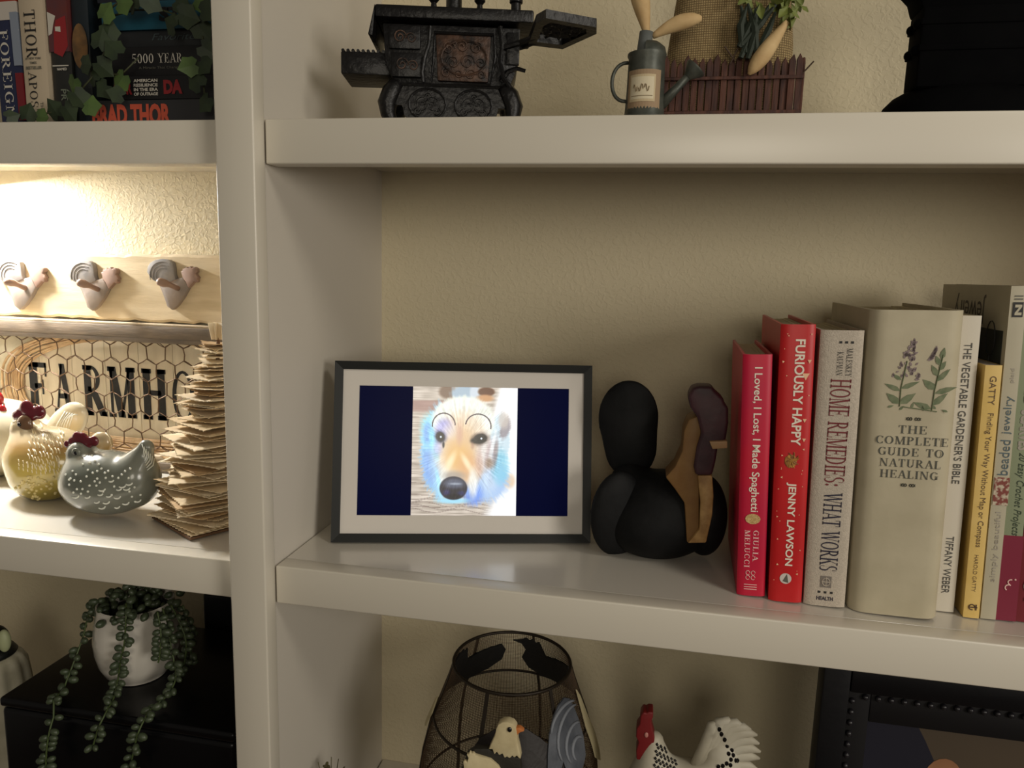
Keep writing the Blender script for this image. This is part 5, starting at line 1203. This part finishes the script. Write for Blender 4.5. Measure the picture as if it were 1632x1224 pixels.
# ------------------------------------------------------------------ lower left compartment
def build_lower_left():
    bk = mat('box_black', (7, 7, 9), .3, spec=.3, bump=.05, bscale=60); t = thing('black_box', 'glossy black storage box under the trailing succulent', 'box', (-205, 120, -ZU+.3))
    MB().box(-349, -62, 20, 214, -410.9, -212).build('box_body', bk, t, world=True, bevel=6, bseg=4)
    MB().box(-350, -61, 19, 215, -211.6, -200).build('lid', bk, t, world=True, bevel=4, bseg=4)
    o = (-118, 250, -ZU+.3); t = thing('black_case', 'tall black case standing behind the box in the corner', 'case', o)
    MB().box(-232, -40, 222, 272, -410.9, -156).build('case_body', bk, t, world=True, bevel=4, bseg=3)
    # plant pot
    c = Vector((-233, 98, -199.8)); t = thing('potted_succulent', 'white glazed pot with trailing green bead succulent on the black box', 'potted plant', c); P = lambda X, Y, y: at(X/3.709, 894+Y/3.709, y)-c
    gz = mat('pot_glaze', (214, 208, 196), .16, coat=.6)
    prof = [(28, 0), (30, 1), (31, 4), (37, 9), (42.5, 20), (46, 35), (47, 50), (45.5, 64), (43, 78), (41.5, 88), (41.5, 91), (40, 92), (38.5, 88), (39, 78), (2, 77)]
    m = MB().lathe(prof, (0, 0, 0), 56, cap=False); m.add([(28*math.cos(2*math.pi*k/56), 28*math.sin(2*math.pi*k/56), 0) for k in range(56)], [tuple(range(56))]); m.build('pot', gz, t, smooth='auto')
    soil = mat('soil', (24, 22, 18), .9, bump=1, bscale=120); MB().lathe([(38.5, 0), (26, 4), (2, 6)], (0, 0, 78), 32).build('soil', soil, t, smooth=True)
    gr = mat('bead_green', (76, 86, 62), .4, col2=(60, 70, 50), nscale=60); stg = mat('strand_green', (70, 84, 44), .5)
    mb = MB(); mb.ball((0, 0, -4.8), (4.0, 3.7, 5.2), 8, 6)
    lm = None; rs = random.Random(17)
    strands = [
        ([(560, 250), (520, 330), (490, 450), (440, 590), (390, 720), (345, 850), (305, 960), (280, 1080), (272, 1180), (275, 1250)], [78, 74, 68, 56, 42, 24, 9, 3, 3, 3], 1.0),
        ([(745, 250), (745, 320), (742, 400), (735, 490), (715, 580), (705, 650), (690, 740), (665, 830), (625, 900), (585, 980), (560, 1060), (545, 1110)], [58, 47, 45, 44, 43, 44, 42, 28, 11, 3, 3, 3], .95),
        ([(960, 280), (1000, 400), (1010, 500), (1030, 600), (1040, 690), (1000, 780), (930, 850), (860, 930), (820, 1010), (795, 1100), (775, 1200), (770, 1260)], [66, 58, 54, 51, 49, 44, 36, 14, 4, 3, 3, 3], 1.0),
        ([(1010, 260), (1060, 360), (1100, 480), (1090, 600), (1060, 680)], [84, 78, 76, 76, 74], 1.0),
        ([(930, 300), (950, 400), (950, 480), (945, 560), (935, 600)], [54, 49, 46, 45, 45], 1.0),
        ([(1080, 260), (1120, 380), (1130, 500), (1120, 620)], [100, 96, 94, 94], 1.0)]
    def spline(P_, n):
        out = []
        for i in range(len(P_)-1):
            p0, p1, p2, p3 = P_[max(i-1, 0)], P_[i], P_[i+1], P_[min(i+2, len(P_)-1)]
            for k in range(n):
                u = k/n; out.append(.5*((2*p1)+(-p0+p2)*u+(2*p0-5*p1+4*p2-p3)*u*u+(-p0+3*p1-3*p2+p3)*u**3))
        out.append(P_[-1]); return out
    for pts, ys, sc in strands:
        path = spline([P(a, b, y) for (a, b), y in zip(pts, ys)], 6)
        path = [Vector((p.x, p.y, max(p.z, 9.5) if p.y+c.y > 15 else p.z)) for p in path]
        m = MB(); m.tube(path, 1.0, 6); s_ = m.build('strand', stg, t, smooth=True)
        acc = 0; last = path[0]; side = 1
        for p in path[1:]:
            acc += (p-last).length; last = p
            if acc > 5.0:
                acc = 0
                for q in range(2 if rs.random() < .55 else 1):
                    side = -side
                    if lm is None: ob = mb.build('leaf', gr, s_, smooth=True); lm = ob.data
                    else: ob = link('leaf', lm, s_)
                    ob.location = (p+Vector((side*1.2, 0, 0)))*MM
                    ob.rotation_euler = (rs.uniform(-.7, .5), -side*rs.uniform(.9, 2.0), rs.uniform(-.6, .6)); k = rs.uniform(.8, 1.1)*sc; ob.scale = (k, k, k)
    m = MB(); m.tube([(0, 0, 84), (0, 0, 90)], 2, 6); s_ = m.build('crown', stg, t)
    for k in range(95):
        a = rs.uniform(0, 6.28); r = 46*math.sqrt(rs.random()); z = rs.uniform(84, 116-r*.45)
        if math.cos(a) > .3: r *= 1.12
        ob = link('leaf', lm, s_); ob.location = Vector((r*math.cos(a), r*math.sin(a), z))*MM; ob.rotation_euler = (rs.uniform(-2, 2), rs.uniform(-2, 2), 0); q = rs.uniform(.85, 1.25); ob.scale = (q, q, q)
    # white figurine at the far left
    c = Vector((-466, 120, -ZU+.3)); t = thing('white_figurine', 'pale fluted figurine with a black collar at the lower left edge', 'figurine', c)
    iv = mat('ivory_paint', (206, 200, 178), .5, bump=.3, bscale=80, col2=(180, 174, 150), nscale=30); bkk = mat('collar_black', (20, 22, 20), .4); gn = mat('pale_green', (176, 182, 140), .5)
    n = 64; m = MB(); v = []; f = []; lv = [(0, 46), (20, 46), (60, 45), (110, 43), (150, 41), (176, 38), (188, 33), (192, 26)]
    for z, r in lv:
        for i in range(n):
            a = 2*math.pi*i/n; rr = r*(1+.06*math.cos(12*a)*(1 if z < 180 else .3)); v.append((rr*math.cos(a), rr*math.sin(a), z))
    for k in range(len(lv)-1):
        for i in range(n): f.append((k*n+i, k*n+(i+1) % n, (k+1)*n+(i+1) % n, (k+1)*n+i))
    f += [tuple(range(n)), tuple((len(lv)-1)*n+i for i in range(n-1, -1, -1))]
    m.add(v, f).build('skirt', iv, t, smooth=True)
    m = MB().lathe([(26, 0), (29, 4), (25, 10), (18, 14)], (0, 0, 190), 32); m.build('collar', bkk, t, smooth=True)
    m = MB(); m.ball((26, -4, 216), (8, 7, 15), 16, 12); m.build('head', gn, t, smooth=True); m = MB(); m.ball((4, 2, 214), (19, 15, 17), 16, 12); m.build('hood', bkk, t, smooth=True)
build_lower_left()

# ------------------------------------------------------------------ lower right compartment
def outline(pts, scale, ox, oy, y): return [at(ox+a/scale, oy+b/scale, y) for a, b in pts]
def build_shade():
    cx, cy = 212, 130; c = Vector((cx, cy, -ZU+.3)); t = thing('rooster_lampshade', 'dark wire mesh lamp shade with painted metal rooster cut-outs', 'lamp shade', c)
    wire = mat('mesh_wire', (84, 66, 48), .55, metal=.4); band = mat('band_iron', (44, 36, 27), .5, metal=.5, bump=.3, bscale=150); rsil = mat('silhouette_black', (12, 11, 11), .6)
    z0 = 411-143-.3
    prof = [(z0, 65), (z0-20, 71), (z0-45, 80), (z0-75, 91), (z0-110, 99), (z0-150, 103), (z0-200, 104), (4, 104)]
    def R(z):
        if z >= z0: return 65
        for (a, r0_), (b, r1_) in zip(prof, prof[1:]):
            if b <= z <= a: return r0_+(r1_-r0_)*(a-z)/(a-b)
        return 104
    # fine mesh as a wire grid
    nz, na = 120, 160; v = []; f = []
    for k in range(nz+1):
        z = 4+(z0-4)*k/nz; r = R(z)
        for i in range(na): a = 2*math.pi*i/na; v.append((r*math.cos(a), r*math.sin(a), z))
    for k in range(nz):
        for i in range(na): f.append((k*na+i, k*na+(i+1) % na, (k+1)*na+(i+1) % na, (k+1)*na+i))
    m = MB().add(v, f); o = m.build('wire_mesh', wire, t, kind='stuff')
    w_ = o.modifiers.new('w', 'WIREFRAME'); w_.thickness = .00062; w_.use_even_offset = False
    dg = bpy.context.evaluated_depsgraph_get(); me = bpy.data.meshes.new_from_object(o.evaluated_get(dg)); o.modifiers.clear(); o.data = me
    for z, r in ((z0, 1.8), (z0-62, 1.5), (4, 2.2), (z0-160, 1.5)):
        m = MB(); m.tube([(R(z)*math.cos(k*math.pi/30), R(z)*math.sin(k*math.pi/30), z) for k in range(60)], r, 6, closed=True); m.build('rim_ring', band, t, smooth=True)
    for k in range(6):
        a = math.radians(18+k*60); zs = [z0-q for q in range(0, 262, 20)]+[4]
        m = MB(); wd = 4.2 if k in (2, 3, 4, 5) else 3
        for z, zn in zip(zs, zs[1:]):
            p = Vector((R(z)*math.cos(a), R(z)*math.sin(a), z)); q = Vector((R(zn)*math.cos(a), R(zn)*math.sin(a), zn)); tt = Vector((-math.sin(a), math.cos(a), 0))*wd/2; n_ = Vector((math.cos(a), math.sin(a), 0))*1.2
            m.add([p-tt, p+tt, q+tt, q-tt, p-tt+n_, p+tt+n_, q+tt+n_, q-tt+n_], [(0, 1, 2, 3), (4, 7, 6, 5), (0, 4, 5, 1), (2, 6, 7, 3), (1, 5, 6, 2), (0, 3, 7, 4)])
        m.build('strap', band, t)
    # cut-outs wrapped on the mesh: points given as (angle deg, height mm)
    def plate(name, pts, mt, label=None, r_off=1.6, th=1.6, parent=None):
        m = MB(); n = len(pts)
        # fan from centroid on the curved surface
        ca = sum(p[0] for p in pts)/n; cz_ = sum(p[1] for p in pts)/n; v = []
        sub = []
        for i in range(n):
            a, b = pts[i], pts[(i+1) % n]
            for s_ in range(3): sub.append((a[0]+(b[0]-a[0])*s_/3, a[1]+(b[1]-a[1])*s_/3))
        N = len(sub)
        def W3(a, z, d_): r = R(z)+d_; return (r*math.cos(math.radians(a)), r*math.sin(math.radians(a)), z)
        f = []
        for d_ in (r_off, r_off+th):
            for q in (1, .66, .33): v += [W3(ca+(a-ca)*q, cz_+(z-cz_)*q, d_) for a, z in sub]
            v.append(W3(ca, cz_, d_))
        T_ = 3*N+1
        for i in range(N):
            j = (i+1) % N
            for L_ in (0, T_):
                for q in (0, 1): f.append((L_+q*N+i, L_+q*N+j, L_+(q+1)*N+j, L_+(q+1)*N+i))
                f.append((L_+2*N+i, L_+2*N+j, L_+3*N))
            f.append((i, j, T_+j, T_+i))
        return m.add(v, f).build(name, mt, parent or t, label=label)
    # back rooster silhouette (seen through the top opening)
    def sil(a0, flip=1):
        raw = [(-13, 36), (-17, 33), (-23, 31), (-17, 28), (-14, 20), (-17, 8), (-13, -6), (-5, -14), (8, -15), (20, -8), (28, 4), (30, 18), (27, 26), (23, 19), (18, 22), (14, 12), (6, 8), (0, 12), (-4, 20), (-5, 27), (-3, 34), (-6, 32), (-8, 36), (-11, 33)]
        return [(a0-flip*x*1.45, z0-45+z*1.12) for x, z in raw]
    plate('rooster_cutout', sil(66), rsil, 'black rooster silhouette on the far side', -3.4)
    plate('rooster_cutout', sil(150), rsil, 'black rooster silhouette on the far side', -3.4)
    cream = mat('rooster_cream', (190, 178, 140), .6, bump=.4, bscale=150); blue = mat('rooster_bluegrey', (96, 100, 108), .55, bump=.6, bscale=90, col2=(62, 66, 74), nscale=26); dark = mat('rooster_darkbrown', (26, 19, 16), .55, bump=.4, bscale=100)
    # painted rooster on the near side: dark body, blue-grey tail
    plate('rooster_cutout', [(252, 210), (258, 226), (268, 236), (280, 241), (292, 238), (302, 228), (312, 214), (320, 196), (322, 170), (312, 145), (290, 132), (268, 134), (256, 155), (250, 186)], dark, 'dark painted rooster body on the near side', 2)
    plate('rooster_cutout', [(304, 196), (306, 214), (309, 230), (314, 243), (321, 252), (329, 256), (335, 252), (338, 243), (340, 228), (340, 210), (337, 194), (331, 184), (322, 180), (318, 190), (316, 205), (311, 190)], blue, 'blue-grey feathered rooster tail', 4)
    fpale = mat('feather_pale', (122, 126, 134), .6, bump=.4)
    for ca_, cz_, ra_, rz_, a0_, a1_ in ((334, 214, 20, 30, 70, 200), (333, 208, 13, 20, 60, 210), (332, 204, 7, 11, 40, 220), (330, 226, 20, 24, 60, 170)):
        m = MB(); P_ = []
        for q in range(12):
            th = math.radians(a0_+(a1_-a0_)*q/11); an, z = ca_+ra_*math.cos(th), cz_+rz_*math.sin(th); r_ = R(z)+5.8
            P_.append((r_*math.cos(math.radians(an)), r_*math.sin(math.radians(an)), z))
        m.tube(P_, [1.2+.9*math.sin(math.pi*q/11) for q in range(12)], 6); m.build('tail_feather', fpale, t, smooth=True)
    plate('rooster_cutout', [(352, 250), (356, 240), (359, 215), (363, 190), (368, 165), (362, 160), (352, 175), (349, 210)], cream, 'cream rooster tail edge on the right side', 3)
    plate('rooster_cutout', [(196, 228), (192, 222), (190, 200), (188, 186), (194, 190), (199, 210)], cream, 'cream feather edge on the left side', 3)
    # standing painted hen in front, part of the shade's decoration
    y = 16; S_ = 4.8; O = (640, 1000)
    whp = mat('hen_white', (214, 200, 160), .55, bump=.35, bscale=130, col2=(196, 180, 140), nscale=60); olv = mat('hen_olive', (38, 35, 27), .6, bump=.5, bscale=140); orp = mat('beak_orange', (196, 118, 62), .5)
    h = thing('painted_hen', 'white-headed dark hen figure with an orange beak before the lamp shade', 'hen figurine', (218, 11, -ZU+.3))
    yy = 7
    bodyp = outline([(500, 965), (560, 930), (660, 930), (720, 960), (905, 1000), (915, 1090), (930, 1300), (900, 1600), (760, 1700), (560, 1600), (470, 1300), (450, 1100)], S_, *O, yy)
    m = MB().prism(bodyp, (0, 8, 0)); m.build('body', olv, h, world=True, bevel=2, label='dark olive body')
    headp = outline([(738, 745), (770, 727), (810, 726), (850, 742), (872, 770), (882, 820), (884, 880), (900, 950), (910, 1014), (880, 985), (862, 1000), (846, 985), (826, 1006), (806, 990), (788, 1004), (770, 968), (746, 982), (728, 956), (708, 976), (694, 934), (664, 936), (690, 880), (712, 830), (722, 780)], S_, *O, yy-2.5)
    m = MB().prism(headp, (0, 10, 0)); hh = m.build('head', whp, h, world=True, bevel=1.2, label='white feathered head')
    m = MB().prism(outline([(874, 768), (905, 772), (938, 798), (905, 806), (880, 832), (868, 800)], S_, *O, yy-1), (0, 6, 0)); m.build('beak', orp, h, world=True, bevel=1)
    e = at(640+826/S_, 1000+782/S_, yy-3); m = MB(); m.ball(e, (2.3, 1.4, 2.6), 12, 8); m.build('eye', MATS['bead_black'], h, world=True, smooth=True)
    wing = outline([(520, 952), (532, 966), (548, 962), (560, 978), (600, 990), (680, 1015), (740, 1068), (800, 1180), (700, 1300), (560, 1250), (480, 1120), (470, 1026), (488, 1022), (500, 1036), (510, 1000), (496, 972), (512, 974)], S_, *O, yy-4)
    m = MB().prism(wing, (0, 4, 0)); m.build('wing', whp, h, world=True, bevel=.8, label='cream wing feathers')
    z_b = -ZU+.3
    m = MB().tube([(214, 10, z_b+1), (214, 10, -330)], [9, 6], 12); m.build('foot', olv, h, world=True, smooth='auto')
build_shade()

def build_rooster_fig():
    y = 85; A = lambda px, py, d=0: at(px, py, y+d)
    t = thing('speckled_rooster', 'white rooster figurine with black neck specks and red comb near the dark frame', 'rooster figurine', (410, y, -ZU+.3))
    wh = mat('plume_white', (196, 190, 172), .55, bump=.25, bscale=100, col2=(180, 172, 152), nscale=20); rd = mat('rooster_red', (118, 24, 26), .5, bump=.3, bscale=120)
    f = smin([ell((412, y, -250), (66, 38, 46)), cap((372, y, -225), tuple(A(1042, 1180)), 27, 10), cap((440, y, -235), tuple(A(1150, 1205)), 30, 17, .6), ell((412, y, -320), (48, 34, 50))], 14)
    o, bv = blob('body', f, (330, 30, -375), (500, 140, -130), 3, wh, t)
    # fan of curved tail feathers
    rs = random.Random(3)
    base = A(1120, 1215); 
    for k in range(9):
        e = [(1150, 1158), (1168, 1153), (1184, 1156), (1197, 1163), (1207, 1172), (1210, 1184), (1212, 1197), (1211, 1210), (1208, 1226)][k]
        tip = A(*e); dd = Vector((0, rs.uniform(-2, 2), 0))
        mid = A(1118+(e[0]-1118)*.62, 1200+(e[1]-1200)*.95-5)
        path = [A(1108, 1222+k*3), A(1122+k, 1200+k*3).lerp(mid, .3), mid, mid.lerp(tip, .6)+Vector((0, 0, 2)), tip+dd]
        m = MB(); m.tube(path, [6, 7.5, 6.5, 5, 1.2], 8); m.v = [(a, y+(b-y)*.75, c_) for a, b, c_ in m.v]; m.build('tail_feather', wh, t, world=True, smooth=True)
    bkk = MATS['bead_black']
    st_ = []
    for r in range(9):
        for k in range(6):
            X = 390+k*27-r*3+(r % 2)*12; Y = 565+r*25+k*14
            st_.append([((960+X/4.533), 1060+Y/4.533), (960+(X+9)/4.533, 1060+(Y+15)/4.533)])
    strokes('neck_specks', bv, st_, 1.7, bkk, t)
    m = MB()
    for X, Y in ((845, 465), (860, 500), (883, 540), (905, 556), (900, 588), (937, 590), (935, 617), (912, 642), (945, 652), (928, 684), (962, 690), (975, 690), (898, 712), (925, 724), (838, 735), (870, 730)):
        p = A(960+X/4.533, 1060+Y/4.533, -15); h_, n_ = hitpx(bv, 960+X/4.533, 1060+Y/4.533)
        if h_ is not None: p = h_
        m.ball(p, (2.1, 1.2, 2.6), 7, 5)
    m.build('tail_specks', bkk, t, world=True, kind='stuff')
    yy = y-9
    m = MB().prism(outline([(300, 342), (318, 350), (332, 340), (368, 344), (366, 380), (352, 410), (362, 470), (378, 530), (372, 600), (368, 650), (345, 732), (322, 700), (300, 660), (276, 690), (246, 684), (244, 620), (262, 560), (243, 520), (248, 460), (270, 430), (276, 370), (290, 350)], 4.533, 960, 1060, yy), (0, 16, 0)); m.build('comb_and_face', rd, t, world=True, bevel=2.5, bseg=3, label='dark red comb, face and wattles')
    e = at(960+318/4.533, 1060+505/4.533, yy-.5); m = MB(); m.ball(e, (2, 1, 3), 10, 6); m.build('eye', mat('eye_pink', (190, 130, 120), .4), t, world=True, smooth=True)
    for s_ in (-9, 9):
        m = MB(); m.tube([(412+s_, y, -345), (412+s_, y, -ZU+1), ], [6, 5], 10); m.build('leg', mat('leg_ochre', (150, 118, 60), .6), t, world=True)
    m = MB(); m.lathe([(40, 0), (38, 5), (30, 7)], (412, y, -ZU+.3), 32, sy=.8); m.build('base', wh, t, world=True, smooth='auto')
build_rooster_fig()

def build_dark_frame():
    o = Vector((516, 52, -ZU+.3)); t = thing('beaded_picture_frame', 'large dark beaded picture frame holding a blurred portrait at the lower right', 'picture frame', o)
    bk = mat('frame_espresso', (9, 8, 11), .45, spec=.25, bump=.2, bscale=100); H = 350; Wd = 262
    def rail(nm, a, b, c_, d_, y0, y1, mt, bv=2, lb=None): return MB().box(a, b, y0, y1, c_, d_).build(nm, mt, t, bevel=bv, label=lb)
    rail('frame_rail', 0, 24, 0, H, 0, 20, bk); rail('frame_rail', Wd-24, Wd, 0, H, 0, 20, bk); rail('frame_rail', 24.2, Wd-24.2, H-26, H, 0, 20, bk); rail('frame_rail', 24.2, Wd-24.2, 0, 24, 0, 20, bk)
    inner = mat('frame_inner', (15, 13, 15), .6, spec=.25)
    for (a, b, c_, d_) in ((24.2, 44, 24.2, H-26.2), (Wd-44, Wd-24.2, 24.2, H-26.2), (44.2, Wd-44.2, H-56, H-26.2), (44.2, Wd-44.2, 24.2, 50)):
        rail('inner_mat', a, b, c_, d_, 6, 14, inner, 1)
    mb = MB(); mb.ball((0, 0, 0), 3.0, 8, 6); me = None
    zs = [H-36-k*11 for k in range(28)]
    pos = [(28, 4.6, z) for z in zs]+[(28+k*11, 4.6, H-31) for k in range(1, 19)]
    bdm = mat('bead_dark', (30, 28, 32), .3)
    for p in pos:
        if me is None: ob = mb.build('bead', bdm, t, smooth=True); me = ob.data
        else: ob = link('bead', me, t)
        ob.location = Vector(p)*MM
    pw, ph, pz = Wd-88.4, H-106.4, 50.2
    ph_ = MB().box(44.2, Wd-44.2, 11, 13, 50.2, H-56.2).build('photograph', mat('photo_taupe', (78, 66, 52), .5, col2=(70, 60, 48), nscale=6), t)
    m = MB(); z1 = H-56.2
    polyflat(m, [(44.2, z1), (88, z1), (96, z1-14), (106, z1-34), (112, z1-60), (110, z1-110), (44.2, z1-110)], (0, 10.8, 0), (1, 0, 0), (0, 0, 1)); m.build('photo_navy_shape', mat('photo_navy', (24, 24, 38), .5), t)
    m = MB(); polyflat(m, disc2(115, z1-53, 17, 24), (0, 10.6, 0), (1, 0, 0), (0, 0, 1)); m.build('photo_face', mat('photo_skin', (168, 122, 88), .4, col2=(142, 100, 72), nscale=20), t)
    MB().box(2, Wd-2, 20.2, 26, 2, H-2).build('backing', bk, t)
    MB().prism([(Wd/2-30, 26, 180), (Wd/2+30, 26, 180), (Wd/2+36, 110, .3), (Wd/2-36, 110, .3)], (0, 2.5, .4)).build('easel_stand', bk, t)
build_dark_frame()

def build_moss():
    t = thing('dried_moss', 'tuft of dried brown greenery beside the side wall, bottom edge', 'dried plant', (26, 60, -ZU+.3)); rs = random.Random(2)
    mt = mat('moss', (88, 82, 48), .8, col2=(66, 60, 34), nscale=90); m = MB()
    m2 = MB(); m2.tube([(0, 0, 0), (1, 0, 60), (2, 1, 120)], [3, 2.4, 1.6], 6)
    m2.build('stem', mt, t)
    for k in range(120):
        a = rs.uniform(0, 6.28); r = rs.uniform(0, 15); z = rs.uniform(60, 155); p = Vector((r*math.cos(a), r*math.sin(a), z))
        m.ball(p, (rs.uniform(1.5, 4), rs.uniform(1.5, 3), rs.uniform(1, 3)), 6, 4)
    for k in range(40):
        a = rs.uniform(0, 6.28); m.tube([(1, 0, rs.uniform(60, 130)), (16*math.cos(a), 16*math.sin(a), rs.uniform(90, 160))], .5, 4)
    m.build('foliage', mt, t, kind='stuff')
build_moss()
